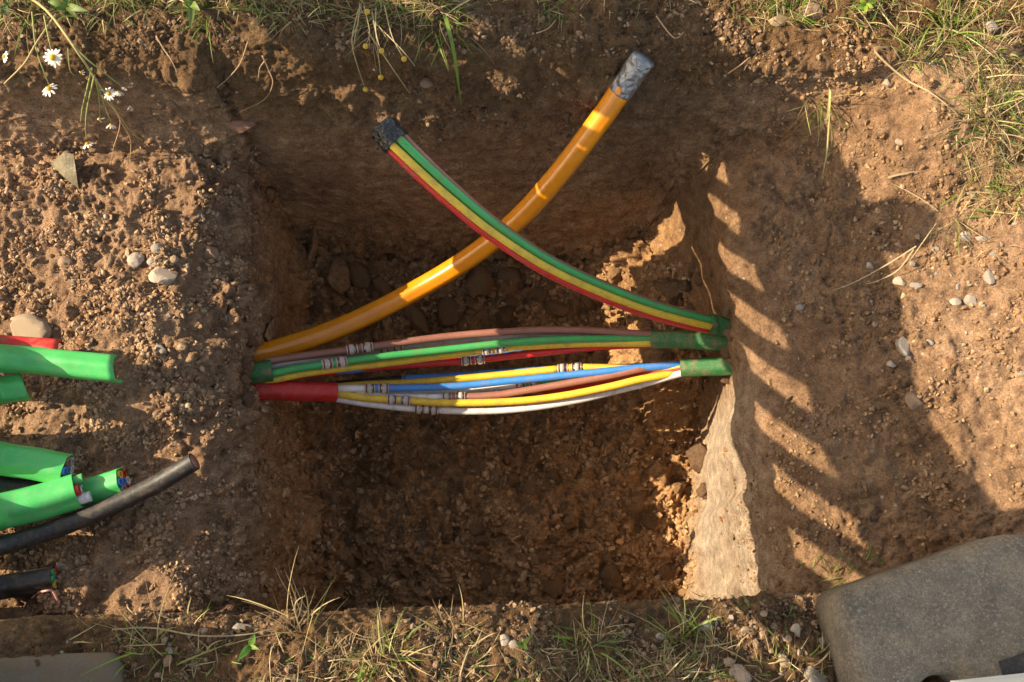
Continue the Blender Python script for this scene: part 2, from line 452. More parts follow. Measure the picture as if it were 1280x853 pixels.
wallF = 4 * sf * (1 - sf); wallL = 4 * sl * (1 - sl) * ins; wallR = 4 * sr * (1 - sr) * ins; wallN = 4 * sn * (1 - sn)
wallm = np.clip(np.maximum(np.maximum(wallF, np.clip(wallL * 1.6 - 0.6, 0, 1)), np.maximum(wallR, wallN)) * 1.3, 0, 1)
flat = 1 - wallm
nA_ = fbm(Q * 28, 3, 5); nB_ = fbm(Q * 85, 3, 9)
patch = sstep(-0.15, 0.30, perlin(Q * 11, 21) + 0.5 * perlin(Q * 30, 22))
warp = np.stack([perlin(Q * 55, 31), perlin(Q * 55, 32), perlin(Q * 55, 33)], 1) * 0.009
warp2 = np.stack([perlin(Q * 170, 34), perlin(Q * 170, 35), perlin(Q * 170, 36)], 1) * 0.0042
nC_ = fbm(Q * 150, 3, 71, 0.65); bil = 0.5 - np.abs(fbm(Q * 48, 4, 75, 0.6)); bil2 = 0.5 - np.abs(fbm(Q * 20, 4, 79, 0.55))
Qw = Q + warp + warp2
d45 = domes(Qw / 0.050, 1, 0.25, 0.80, 0.75) * 0.050
d20 = domes(Qw / 0.022, 2, 0.25, 0.80, 0.8) * 0.022
d9 = domes(Qw / 0.0105, 3, 0.25, 0.75, 0.8) * 0.0105
dsp = np.zeros(len(Q), np.float32)
dsp += w_sh * flat * (0.007 * nA_ + 0.0025 * nB_ + patch * (0.22 * d20 + 0.13 * d9 + 0.0030 * nC_ + 0.011 * bil) + (1 - patch) * (0.08 * d9 + 0.0005 * nC_) + 0.30 * d45 * patch + 0.008 * bil2)
dsp += w_fl * flat * (0.007 * nA_ + 0.0025 * nB_ + 0.60 * d45 * (0.35 + 0.65 * patch) + 0.55 * d20 + 0.40 * d9 + 0.0026 * nC_ + 0.014 * bil + 0.020 * bil2)
dsp += w_ri * flat * (0.65 + 0.5 * np.maximum(sstep(0.36, 0.42, Q[:, 0]), 1.6 * sstep(0.40, 0.52, Q[:, 1]))) * (0.005 * nA_ + 0.0016 * nB_ + (0.24 * d20 + 0.22 * d9) * patch * np.maximum(sstep(0.34, 0.42, Q[:, 0]), sstep(0.40, 0.5, Q[:, 1])) + 0.05 * d9 + 0.0008 * nC_ + 0.003 * bil * patch + 0.007 * bil2)
dsp += w_bk * flat * (0.005 * nA_ + 0.002 * nB_ + 0.4 * d20 * patch + 0.35 * d9 + 0.2 * d45 + 0.0014 * nC_ + 0.005 * bil)
crk = (1 - sstep(0.0, 0.05, np.abs(perlin(Q * 17 + warp * 30, 91)))) * sstep(-0.05, 0.25, perlin(Q * 7, 92)) + 0.6 * (1 - sstep(0.0, 0.07, np.abs(perlin(Q * 41, 93)))) * sstep(0.0, 0.3, perlin(Q * 12, 94))
strata = perlin(Q * np.array([7, 7, 55], np.float32), 41) + 0.5 * perlin(Q * np.array([14, 14, 120], np.float32), 42)
top = sstep(0.55, 0.9, sf)
dsp += wallm * (wallF > 0.01) * (0.0012 * strata + (0.45 + 0.65 * top) * (0.006 * perlin(Q * 16, 43) + 0.003 * nA_ + 0.010 * bil2 + 0.0035 * bil * (0.3 + patch)) + 0.0008 * nB_ + 0.0006 * nC_ + top * (0.5 * d45 + 0.45 * d20 + 0.3 * d9))
crag = np.maximum(0, perlin(Q * np.array([22, 22, 9], np.float32), 47))
dsp += wallL * (0.0012 * nC_ + 0.009 * bil2 + 0.003 * bil + 0.004 * perlin(Q * 14, 44) + 0.003 * nA_ + 0.0012 * nB_ - 0.010 * crag * sstep(0.55, 0.1, sl) + sstep(0.5, 0.1, sl) * (0.35 * d20 + 0.3 * d9))
dsp += wallR * (sstep(0.55, 0.9, sr) * (0.006 * bil + 0.008 * bil2) + 0.0003 * nC_ + 0.0025 * perlin(Q * 12, 45) + 0.0008 * nA_ + 0.0003 * nB_ + sstep(0.6, 0.95, sr) * 0.3 * d20)
dsp -= crk * (0.0045 * wallL + 0.0035 * wallF + 0.004 * w_ri * flat + 0.003 * w_sh * flat * (1 - patch) + 0.0012 * wallR)
dsp += wallL * sstep(0.6, 0.0, sl) * (0.012 * nA_ + 0.006 * nB_ + 0.003 * nC_ + 0.35 * d20 * patch + 0.25 * d9 - 0.006 * crk)
dsp += wallN * (0.004 * nA_ + 0.3 * d9)
edge = sstep(0.75, 0.66, np.abs(Q[:, 0])) * sstep(-0.1, -0.08, Q[:, 1]) * sstep(0.83, 0.80, Q[:, 1])
Pn = Pw.reshape(-1, 3).copy()
Pn[idx] += N.reshape(-1, 3)[idx] * (dsp * edge)[:, None]
# soil kinds; sand and pale also carry sun and shade of the right side
full = lambda a, d=0.0: (lambda r: (r.__setitem__(idx, a), r)[1])(np.full(nx * ny, d, np.float32))
patchy = 0.5 + 0.5 * fbm(Q * 9, 2, 61)
drift = Q[:, 0] - 0.30 + 0.05 * perlin(Q * 8, 63)
sandw = np.clip(w_sh * 0.95 + wallR * 0.8 * sstep(0.42, 0.30, Q[:, 1]) + w_ri * (0.52 + 0.40 * sstep(0.15, 0.29, drift)) + 0.2 * wallL + 0.95 * wallF * sstep(0.98, 0.8, sf), 0, 1) * (0.65 + 0.5 * patchy)  # shade put into colour: less sand on the shaded slope and far right wall
clayw = np.clip(w_fl * 0.95 * (1 - 0.8 * wallR) + wallL * 0.55 * sl + sstep(0.6, 0.0, sf) * wallF * 0.5 * sl, 0, 1) * (0.65 + 0.5 * patchy)
humw = np.clip(sf ** 3 * 0.9 * sstep(0.45, 0.2, Q[:, 0]) + 0.12 * wallF + sn * 0.75, 0, 1) * (0.7 + 0.4 * patchy)
sunpalew = np.clip(wallR * 1.2, 0, 1) * sstep(0.37, 0.29, Q[:, 1]) * (0.6 + 0.5 * patchy) * (1 - np.maximum(sf, sn))  # sun put into colour: right wall pale where lit, browner where shaded
att_sand, att_clay, att_hum, att_sunpale = full(np.clip(sandw, 0, 1)), full(np.clip(clayw, 0, 1)), full(np.clip(humw, 0, 1), 0.7), full(np.clip(sunpalew, 0, 1))

VID = np.arange(nx * ny).reshape(nx, ny)
def grid_object(name, i0, i1, j0, j1, rects=None):
    """an object from the grid cells i0..i1 x j0..j1 (several rectangles allowed)"""
    quads = []
    for (a, b, c, d) in (rects or [(i0, i1, j0, j1)]):
        v = VID[a:b + 1, c:d + 1]
        quads.append(np.stack([v[:-1, :-1], v[1:, :-1], v[1:, 1:], v[:-1, 1:]], 2).reshape(-1, 4))
    q = np.concatenate(quads); u, inv = np.unique(q, return_inverse=True); inv = inv.reshape(q.shape)
    me = bpy.data.meshes.new(name)
    me.vertices.add(len(u)); me.vertices.foreach_set('co', Pn[u].astype(np.float32).ravel())
    me.loops.add(inv.size); me.loops.foreach_set('vertex_index', inv.ravel().astype(np.int32))
    me.polygons.add(len(q)); me.polygons.foreach_set('loop_start', np.arange(len(q), dtype=np.int32) * 4)
    me.polygons.foreach_set('use_smooth', np.ones(len(q), bool))
    me.update(calc_edges=True)
    for k, arr in (('sand', att_sand), ('clay', att_clay), ('humus', att_hum), ('pale', att_sunpale)):
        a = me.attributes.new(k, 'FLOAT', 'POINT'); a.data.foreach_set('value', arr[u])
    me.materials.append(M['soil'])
    o = bpy.data.objects.new(name, me); COL.objects.link(o)
    o['kind'] = 'structure'
    return o
I, J = nx - 1, ny - 1
grid_object('ground', 0, 0, 0, 0, rects=[(0, I, 0, nE), (0, I, nI, J)])
grid_object('trench_floor', 0, nA, nG, nH)
grid_object('pit_wall_left', nA, nB, nG, nH)
grid_object('pit_floor', nB, nC, nG, nH)
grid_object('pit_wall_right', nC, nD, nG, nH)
grid_object('earth_slope', nD, I, nG, nH)
grid_object('pit_wall_far', 0, I, nH, nI)
grid_object('pit_wall_near', 0, I, nE, nG)

# a coarser copy in memory to find where things rest
ii = np.arange(0, nx, 2); jj = np.arange(0, ny, 2)
sub = VID[np.ix_(ii, jj)]
subP = Pn.reshape(nx, ny, 3)[np.ix_(ii, jj)].reshape(-1, 3)
sv = np.arange(sub.size).reshape(sub.shape)
sq = np.stack([sv[:-1, :-1], sv[1:, :-1], sv[1:, 1:], sv[:-1, 1:]], 2).reshape(-1, 4)
BVH = BVHTree.FromPolygons(subP.tolist(), sq.tolist())
CAMP = Vector((0, 0, CAMH))
def hit(px, py):
    loc, nor, i, d = BVH.ray_cast(CAMP, ray(px, py).normalized())
    if nor.z < 0: nor = -nor
    return loc, nor
def drop(x, y, z0=0.6):
    loc, nor, i, d = BVH.ray_cast(Vector((x, y, z0)), Vector((0, 0, -1)))
    if loc is None: return Vector((x, y, 0)), Vector((0, 0, 1))
    if nor.z < 0: nor = -nor
    return loc, nor
def near(px, py, lift):          # a point in front of the earth seen at this pixel, lift metres off it
    p, n = hit(px, py); d = ray(px, py).normalized()
    return p - d * lift
#%%OBJECTS
# ---------------------------------------------------------------- barrier standing left of the trench (out of frame, casts the slatted shade)
def box(mb, a, b, mi=0):
    (x0, y0, z0), (x1, y1, z1) = a, b
    mb.add([(x0, y0, z0), (x1, y0, z0), (x1, y1, z0), (x0, y1, z0), (x0, y0, z1), (x1, y0, z1), (x1, y1, z1), (x0, y1, z1)],
           [(0, 3, 2, 1), (4, 5, 6, 7), (0, 1, 5, 4), (1, 2, 6, 5), (2, 3, 7, 6), (3, 0, 4, 7)], mi)
def slab_poly(mb, yz, x0, x1):       # a flat board with outline yz (in the y,z plane) and thickness x0..x1
    n = len(yz)
    mb.add([(x0, y, z) for y, z in yz] + [(x1, y, z) for y, z in yz],
           [tuple(range(n)), tuple(range(2 * n - 1, n - 1, -1))] + [(k, n + k, n + (k + 1) % n, (k + 1) % n) for k in range(n)])
XB = -0.62
br = empty('slatted_barrier', (XB, 0.3, 0), 'weathered wooden slatted barrier standing left of the trench, shading the far slope', 'barrier')
dz = lambda y: -0.27 * y
ya, yb = -0.30, 1.00
def board(lo, hi, name):
    m = MB(); slab_poly(m, [(ya, lo + dz(ya)), (yb, lo + dz(yb)), (yb, hi + dz(yb)), (ya, hi + dz(ya))], XB - 0.008, XB + 0.008)
    m.build(name, M['wood'], br, smooth=False)
board(0.398, 0.493, 'board')
m = MB(); slab_poly(m, [(ya, 0.577 + dz(ya)), (yb, 0.577 + dz(yb)), (yb, 0.72 + dz(yb)), (0.60, 0.565), (0.47, 0.582), (0.31, 0.595), (0.21, 0.655), (ya, 0.70 + dz(ya))], XB - 0.008, XB + 0.008); m.build('board', M['wood'], br, smooth=False)
m = MB(); slab_poly(m, [(0.435, 0.055), (0.635, 0.04), (0.635, 0.395 + dz(0.635)), (0.435, 0.395 + dz(0.435))], XB - 0.022, XB - 0.009); m.build('shade_board', M['wood'], br, smooth=False)  # unseen board added to shade the orange duct and far right wall
m = MB(); slab_poly(m, [(ya, 0.0), (0.035, 0.0), (0.035, 0.22), (ya, 0.24)], XB - 0.022, XB - 0.009); m.build('shade_board', M['wood'], br, smooth=False)  # unseen board added to shade the left of the near bank
sp_, wd_ = 0.078, 0.041
for k in range(-6, 11):
    y0 = 0.572 - sp_ / 2 + k * sp_          # centre of a slat at the lower board
    y1 = y0 - 0.088
    if y1 < ya or y0 > yb: continue
    h = (sp_ - wd_) / 2
    m = MB(); slab_poly(m, [(y0 - h, 0.480 + dz(y0 - h)), (y0 + h, 0.480 + dz(y0 + h)), (y1 + h, 0.579 + dz(y1 + h)), (y1 - h, 0.579 + dz(y1 - h))], XB + 0.009, XB + 0.018)
    m.build('slat', M['wood'], br, smooth=False)
for y in (ya + 0.03, yb - 0.03):
    m = MB(); box(m, (XB - 0.05, y - 0.025, -0.02), (XB - 0.009, y + 0.025, 0.80 + dz(y))); m.build('post', M['wood'], br, smooth=False)
m = MB(); slab_poly(m, [(-0.25, 0.70), (0.215, 0.645), (0.23, 0.98), (-0.25, 1.05)], XB + 0.010, XB + 0.014); m.build('plate', M['white_board'], br, smooth=False)  # unseen plate added to shade the foot and lower right slope
m = MB()
sweep(m, [Vector((XB, 0.555, 0.52)), Vector((XB, 0.555, 0.57)), Vector((XB, 0.55, 0.60)), Vector((XB, 0.545, 0.62)), Vector((XB, 0.543, 0.632))], circle(16), lambda t: 0.020 + 0.014 * math.sin(3.1 * t), up=Vector((1, 0, 0)))
m.build('shadow_bump', M['yellow'], br)  # unseen knob added to give the slope's shadow edge its bump

# ---------------------------------------------------------------- cables and ducts
def tube_part(parent, name, pts, r, mat, n=60, seg=14, caps=True):
    m = MB(); sweep(m, catmull(pts, n), circle(seg), r, caps)
    return m.build(name, mat, parent)

def sub_path(path, a, b):
    """points of a polyline between the x coordinates a and b"""
    return [p for p in path if a <= p.x <= b]

def connector(parent, p0, p1, r, midmat):
    """a push-fit coupling: clear barrels at both ends, grey rings, coloured waist"""
    m = MB(); ax = p1 - p0; L = ax.length; t = ax / L
    def cyl(a, b, ra, rb, mi):
        sweep(m, [p0 + t * (L * a), p0 + t * (L * (a + b) / 2), p0 + t * (L * b)], circle(16), lambda q: ra + (rb - ra) * q, True, mi)
    cyl(0.00, 0.04, r * 1.30, r * 1.42, 0); cyl(0.04, 0.10, r * 1.12, r * 1.12, 1)
    cyl(0.10, 0.28, r * 1.40, r * 1.40, 0); cyl(0.28, 0.33, r * 1.22, r * 1.22, 2)
    cyl(0.33, 0.385, r * 1.05, r * 1.05, 1); cyl(0.385, 0.43, r * 1.3, r * 1.3, 0); cyl(0.43, 0.57, r * 1.12, r * 1.12, 3); cyl(0.57, 0.615, r * 1.3, r * 1.3, 0)
    cyl(0.615, 0.67, r * 1.05, r * 1.05, 1); cyl(0.67, 0.72, r * 1.22, r * 1.22, 2); cyl(0.72, 0.90, r * 1.40, r * 1.40, 0)
    cyl(0.90, 0.96, r * 1.12, r * 1.12, 1); cyl(0.96, 1.0, r * 1.42, r * 1.30, 0)
    o = m.build('connector', [M['clear'], M['collet'], M['steel'], midmat], parent)
    return o

def tube_run(bundle, pts, col, conn=None, left=None, r=0.0055):
    """one small tube across the pit from pixel points (px, py, z); conn = (px0, px1) of a coupling, left = colour before it"""
    P = [at(x, y, z - 0.12 * max(0.0, 4 * (x - 315) * (905 - x) / 590.0 ** 2)) for x, y, z in pts]; path = catmull(P, 90)
    pxs = [640 + F * (lambda v: v.x / (-v.z * math.cos(TILT) + v.y * math.sin(TILT)))(p - CAMP) for p in path]
    if conn is None and left is None:
        m = MB(); sweep(m, path, circle(14), r); return m.build('tube', M[col], bundle)
    a, b = conn
    ia = max(i for i, q in enumerate(pxs) if q <= a); ib = min(i for i, q in enumerate(pxs) if q >= b)
    m = MB(); sweep(m, path[:ia + 2], circle(14), r); t0 = m.build('tube', M[left or col], bundle)
    m = MB(); sweep(m, path[max(0, ib - 1):], circle(14), r); t1 = m.build('tube', M[col], bundle)
    def onpath(q):
        for i in range(len(pxs) - 1):
            if pxs[i] <= q <= pxs[i + 1]:
                return path[i].lerp(path[i + 1], (q - pxs[i]) / (pxs[i + 1] - pxs[i] + 1e-9))
        return path[-1]
    if left != 'cut': connector(t1, onpath(a), onpath(b), r, M[col])
    return t1

def sheath(parent, name, pts, r, mat, flat=1.0, n=24, k=0.03):
    """hollow jacket: outer skin, cut rim and inner wall"""
    path = catmull([at(*p) for p in pts], n); m = MB()
    sec = [(a, b * flat) for a, b in hexround(28, 1.0, k)]
    rr = random.Random(int(abs(pts[0][0]) * 7))
    sweep(m, path, sec, r, caps=False, wob=lambda i, q: 1 + 0.02 * math.sin(i * 0.9 + q * 0.7))
    inn = list(reversed(sec)); sweep(m, path, inn, r * 0.90, caps=False)
    L = len(path) - 1; n_ = len(sec)
    for end in (0, L):
        p, t, s, u = frames(path)[end]
        V = [p + s * (a * r) + u * (b * r) for a, b in sec] + [p + s * (a * r * 0.9) + u * (b * r * 0.9) for a, b in sec]
        m.add(V, [(q, (q + 1) % n_, n_ + (q + 1) % n_, n_ + q) for q in range(n_)])
    return m.build(name, mat, parent)

ZC = -0.27
# upper spliced bundle
A = empty('microduct_bundle', at(560, 440, ZC), 'upper spliced bundle of thin coloured tubes running into a green sheath at the right wall', 'cable bundle', 'spliced tube bundles crossing the pit')
tube_run(A, [(326, 460.0, -.268), (335, 452, -.256), (380, 445, -.25), (449, 436, -.235), (550, 422, -.215), (640, 414.5, -.205), (720, 413, -.215), (822, 419, -.252)], 'brown', (433, 466))
tube_run(A, [(326, 462.0, -.268), (340, 458, -.262), (420, 446, -.255), (489, 436, -.245), (600, 424, -.23), (680, 418.5, -.225), (760, 418.5, -.235), (822, 421, -.252)], 'grey', (474, 503))
tube_run(A, [(326, 468.0, -.268), (340, 467, -.25), (370, 461, -.242), (418, 454, -.232), (470, 447, -.224), (560, 437, -.21), (640, 428.5, -.205), (720, 424, -.213), (822, 424.5, -.252)], 'green', (402, 433))
tube_run(A, [(326, 474.0, -.268), (343, 474, -.258), (380, 467, -.25), (420, 461.5, -.245), (500, 452, -.235), (560, 444, -.225), (617, 436.5, -.218), (660, 433, -.218), (740, 429.5, -.225), (822, 429.5, -.252)], 'yellow', (603, 632))
tube_run(A, [(326, 470.0, -.268), (343, 470, -.272), (420, 464, -.268), (500, 456, -.262), (555, 449, -.258), (600, 444, -.252), (640, 439, -.25), (690, 434, -.248), (760, 430, -.246), (822, 428, -.252)], 'blue', (538, 570))
tube_run(A, [(326, 472.0, -.268), (343, 473, -.272), (420, 464, -.268), (470, 459, -.262), (520, 455.5, -.255), (591, 450.5, -.245), (640, 445, -.24), (700, 438.5, -.238), (760, 433, -.24), (822, 430, -.252)], 'red', (577, 606))
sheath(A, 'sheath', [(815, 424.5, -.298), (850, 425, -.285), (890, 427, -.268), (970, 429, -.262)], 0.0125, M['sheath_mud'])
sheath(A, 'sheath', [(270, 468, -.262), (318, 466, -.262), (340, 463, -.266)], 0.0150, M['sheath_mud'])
# lower spliced bundle
B = empty('microduct_bundle', at(600, 490, ZC), 'lower spliced bundle of thin coloured tubes leaving a red sheath at the left wall', 'cable bundle', 'spliced tube bundles crossing the pit')
tube_run(B, [(395, 486, -.283), (420, 484, -.283), (460, 481, -.28), (503, 479, -.275), (560, 475, -.265), (640, 467.5, -.252), (713, 460, -.243), (750, 459.5, -.247), (800, 461, -.258), (850, 460, -.272), (866, 460, -.283)], 'yellow', (698, 728))
tube_run(B, [(395, 484, -.293), (440, 479, -.292), (505, 473.5, -.286), (560, 470.5, -.28), (620, 466, -.275), (720, 461, -.272), (850, 458, -.272), (866, 458, -.283)], 'blue', (502, 504), 'black')
tube_run(B, [(395, 487, -.272), (420, 486, -.27), (471, 485.5, -.26), (560, 483.5, -.245), (640, 476, -.235), (700, 470, -.232), (760, 464, -.237), (800, 460, -.248), (850, 456.5, -.272), (866, 457, -.283)], 'blue', (456, 486), 'white')
tube_run(B, [(395, 489, -.288), (430, 488.5, -.288), (500, 491, -.285), (560, 490, -.278), (610, 485.5, -.27), (660, 480.5, -.263), (700, 475, -.26), (760, 468, -.26), (810, 462, -.265), (850, 460, -.272), (866, 460, -.283)], 'green', (645, 675), 'white')
tube_run(B, [(395, 491, -.277), (430, 491, -.275), (500, 496, -.265), (567, 496.5, -.255), (620, 494, -.246), (660, 488, -.24), (700, 481, -.237), (760, 470, -.24), (800, 461.5, -.248), (838, 455.5, -.272), (866, 455, -.283)], 'brown', (553, 582), 'white')
tube_run(B, [(395, 490, -.291), (430, 491, -.29), (500, 494, -.287), (570, 493, -.28), (630, 488.5, -.272), (690, 486.5, -.263), (740, 478, -.26), (790, 470.5, -.262), (850, 462, -.272), (866, 461, -.283)], 'red', (617, 644), 'white')
tube_run(B, [(395, 492, -.272), (421, 493, -.27), (460, 498, -.264), (498, 500, -.257), (560, 504, -.248), (640, 502, -.24), (700, 495.5, -.238), (760, 484, -.242), (800, 474.5, -.25), (845, 467, -.272), (866, 465, -.283)], 'yellow', (484, 513), 'yellow')
tube_run(B, [(395, 495, -.278), (421, 498.5, -.277), (470, 506, -.272), (533, 512, -.264), (600, 514, -.256), (660, 510, -.252), (720, 500.5, -.254), (760, 491, -.258), (800, 481, -.265), (850, 467, -.272), (866, 464, -.283)], 'white', (518, 548))
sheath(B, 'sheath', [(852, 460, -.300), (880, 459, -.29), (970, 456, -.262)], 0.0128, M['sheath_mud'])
sheath(B, 'sheath', [(265, 484, -.285), (320, 487, -.290), (370, 489, -.312), (420, 490.5, -.335)], 0.0140, M['sheath_red'])

# orange duct, its end wrapped in grey tape
Op = [(275, 458, -.29), (318, 444, -.30), (345, 437.5, -.315), (400, 419.5, -.335), (460, 394, -.345), (520, 363, -.335), (580, 327, -.295), (640, 281, -.235), (690, 228, -.168), (740, 164, -.097), (775, 115, -.048), (805, 72, -.008)]
O = empty('orange_duct', at(330, 441, -.285), 'thick orange duct curving up across the pit, its end wrapped in grey tape', 'duct')
opath = catmull([at(*p) for p in Op], 120)
m = MB(); sweep(m, opath[:112], hexround(48, 1.0, 0.035, 0.35), lambda t: 0.0152 - 0.0008 * t); m.build('sheath', M['sheath_orange'], O)
tp = opath[109:]; tp = catmull(tp, 22)
rt = random.Random(4)
wv = [[rt.uniform(-1, 1) for _ in range(26)] for _ in range(40)]
m = MB(); tsec = [(a * (1.0 + .0), b * 0.92) for a, b in circle(26)]
sweep(m, tp, tsec, lambda t: 0.0157 if t < 0.96 else 0.0145, True, wob=lambda i, k: 1 + 0.022 * wv[i % 40][k] + 0.035 * math.sin(k * 0.75 + i * 0.35) * min(1, i / 8) + (0.03 if i == 0 and k % 5 < 2 else 0))
m.build('tape_wrap', M['tape_grey'], O)

# loose bundle of bare tubes, end wrapped in black tape
Lp = [(478, 158, .02), (505, 188, .015), (560, 240, -.02), (622, 291, -.07), (700, 340, -.13), (800, 382, -.195), (885, 405, -.24), (930, 411, -.255)]
Lb = empty('microduct_bundle', at(900, 408, -.245), 'loose rising bundle of green, yellow and red tubes with a black taped end', 'cable bundle')
lpath = catmull([at(*p) for p in Lp], 110)
fr = frames(lpath)
offs = dict(green=(-0.54, 0.90), yellow=(0.56, 0.86), brown=(-1.08, 0.02), red=(1.10, 0.0), grey=(-0.54, -0.9), white=(0.54, -0.9), navy=(0.0, 0.05))
RT = 0.0048
for k, (a, b) in offs.items():
    path = []
    for i, (p, t, s, u) in enumerate(fr):
        tw = 0.18 * math.sin(i / 110 * 2.6) - 0.30
        a2, b2 = a * math.cos(tw) - b * math.sin(tw), a * math.sin(tw) + b * math.cos(tw)
        tp_ = 1.02 - 0.22 * (i / 110.0); path.append(p + s * (a2 * 2 * RT * tp_) + u * (b2 * 2 * RT * tp_))
    m = MB(); sweep(m, path[4:104], circle(14), RT); m.build('tube', M[k], Lb)
m = MB()
bp = catmull(lpath[:13], 20)
sweep(m, bp, circle(24), lambda t: 0.0168 if t > 0.06 else 0.0152, True, wob=lambda i, k: 1 + 0.025 * wv[i % 40][k] + 0.04 * math.sin(k * 0.7 + i * 0.4) + 0.07 * math.cos(6 * k * 2 * math.pi / 24))
m.build('tape_wrap', M['tape_black'], Lb)
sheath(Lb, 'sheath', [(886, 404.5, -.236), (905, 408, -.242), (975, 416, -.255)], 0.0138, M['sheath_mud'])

# cut ends lying on the trench floor
def shell(name, pts, r, mat, label, a0, a1, slant=0.0, group=None):
    """a slit and opened duct jacket: an open arc with thickness, angles measured from straight up"""
    path = catmull([at(*p) for p in pts], 40); n = 22; m = MB()
    angs = [math.radians(a0 + (a1 - a0) * k / (n - 1)) for k in range(n)]
    sec = [(math.sin(a) * (1 + .05 * math.cos(6 * a)), math.cos(a) * (1 + .05 * math.cos(6 * a))) for a in angs] + [(math.sin(a) * 0.87, math.cos(a) * 0.87) for a in reversed(angs)]
    fr_ = frames(path); V = []; Fc = []; ns = len(sec); L = len(fr_)
    for i, (p, t, s, u) in enumerate(fr_):
        for k, (a, b) in enumerate(sec):
            kk = k if k < n else ns - 1 - k
            w = 1 + 0.02 * math.sin(i * 0.31 + kk * 0.5)
            ext = slant * (kk / (n - 1)) * max(0, (i - L + 6) / 6.0) 
            V.append(p + s * (a * r * w) + u * (b * r * w) + t * ext)
    for i in range(L - 1):
        for k in range(ns):
            k2 = (k + 1) % ns; Fc.append((i * ns + k, i * ns + k2, (i + 1) * ns + k2, (i + 1) * ns + k))
    for i in (0, L - 1):
        for k in range(n - 1): Fc.append((i * ns + k, i * ns + k + 1, i * ns + ns - 2 - k, i * ns + ns - 1 - k))
    m.add(V, Fc); o = m.build(name, mat); tag(o, label, 'duct', group); return o
ZT = ZS
shell('split_duct', [(-360, 452, -.135), (-250, 452, -.12), (-140, 452, -0.075), (-60, 447, -.06), (30, 450, -.115), (90, 456, -.118), (141, 461, -.12)], 0.0165, M['sheath_green'], 'long empty green duct jacket slit open along the trench floor beside a red one', -115, 130, 0.014)
shell('split_duct', [(-360, 428, -.135), (-250, 428, -.12), (-140, 428, -0.095), (-60, 430, -.08), (10, 435, -.125), (74, 440, -.13)], 0.0150, M['sheath_red'], 'short red duct jacket slit open, lying behind the long green one', -110, 105, 0.008)
shell('split_duct', [(-360, 530, -.135), (-250, 530, -.12), (-140, 530, -0.085), (-60, 502, -.06), (-10, 490, -.115), (26, 485, -.128)], 0.0165, M['sheath_green'], 'stubby empty green duct jacket cut slantwise at the left picture edge', -95, 110, 0.012)

def full_duct(pts, r, mat, label, cols, name='duct', proud=0.002, dark='black'):
    E = empty(name, at(*pts[-1]), label, 'duct')
    path = catmull([at(*p) for p in pts], 40)
    m = MB(); sec = hexround(42, 1.0, 0.045, 0.2); sweep(m, path, sec, r, caps=False); sweep(m, path, list(reversed(sec)), r * 0.92, caps=False)
    p, t, s, u = frames(path)[-1]; n_ = len(sec)
    V = [p + s * (a * r) + u * (b * r) for a, b in sec] + [p + s * (a * r * 0.92) + u * (b * r * 0.92) for a, b in sec]
    m.add(V, [(q, (q + 1) % n_, n_ + (q + 1) % n_, n_ + q) for q in range(n_)])
    m.build('sheath', mat, E)
    rt_ = r * 0.92 / 3.05
    for k, c in enumerate(cols):
        a = k * math.pi / 3 + 0.3; rad = 2 * rt_ if k < 6 else 0.0
        pr = proud if not isinstance(proud, (list, tuple)) else proud[k]
        e = p + s * (rad * math.cos(a)) + u * (rad * math.sin(a))
        m = MB(); L2 = [e - t * 0.05, e + t * pr]
        ring = circle(14)
        sweep(m, L2, ring, rt_ * 0.97, caps=False); sweep(m, L2, list(reversed(ring)), rt_ * 0.62, caps=False)
        V = [L2[1] + s * (x * rt_ * .97) + u * (y * rt_ * .97) for x, y in ring] + [L2[1] + s * (x * rt_ * .62) + u * (y * rt_ * .62) for x, y in ring]
        m.add(V, [(q, (q + 1) % 14, 14 + (q + 1) % 14, 14 + q) for q in range(14)])
        V = [L2[1] - t * 0.012 + s * (x * rt_ * .62) + u * (y * rt_ * .62) for x, y in ring]; m.add(V, [tuple(range(14))], 1)
        m.build('tube', [M[c], M['black']], E)
    return E
full_duct([(-360, 545, -.135), (-250, 545, -.12), (-140, 545, -0.085), (-60, 556, -.06), (0, 573, -.105), (45, 580, -.115), (84, 588, -.12)], 0.0190, M['sheath_green'], 'green duct full of coloured tubes, cut off above the crossing black cable', ['yellow', 'blue', 'brown', 'grey', 'white', 'red', 'blue'])
full_duct([(-360, 672, -.135), (-250, 672, -.12), (-140, 672, -0.075), (-60, 660, -.05), (0, 640, -.10), (50, 628, -.112), (98, 613, -.118)], 0.0215, M['sheath_green'], 'thick green duct with white and pink tube ends poking out sideways', ['white', 'red', 'green', 'grey', 'pink', 'pink', 'white'], proud=[.012, .004, .010, .002, .013, .008, .005])
full_duct([(-60, 655, -.13), (40, 632, -.136), (100, 618, -.138), (154, 602, -.132)], 0.0170, M['sheath_green'], 'green duct with its cut tube ends reaching furthest right along the black cable', ['grey', 'blue', 'yellow', 'red', 'white', 'red', 'blue'])
def solid_cable(pts, r, mat, label, name='cable', core='black'):
    E = empty(name, at(*pts[-1]), label, 'cable')
    path = catmull([at(*p) for p in pts], 60)
    m = MB(); ring = circle(22); sweep(m, path, ring, r, caps=False); sweep(m, path, list(reversed(ring)), r * 0.8, caps=False)
    p, t, s, u = frames(path)[-1]
    V = [p + s * (x * r) + u * (y * r) for x, y in ring] + [p + s * (x * r * .8) + u * (y * r * .8) for x, y in ring]
    m.add(V, [(q, (q + 1) % 22, 22 + (q + 1) % 22, 22 + q) for q in range(22)])
    m.build('sheath', mat, E)
    m = MB(); sweep(m, [path[-1] - t * 0.06, path[-1] + t * 0.0006], circle(16), r * 0.78); m.build('core', M[core], E)
    return E
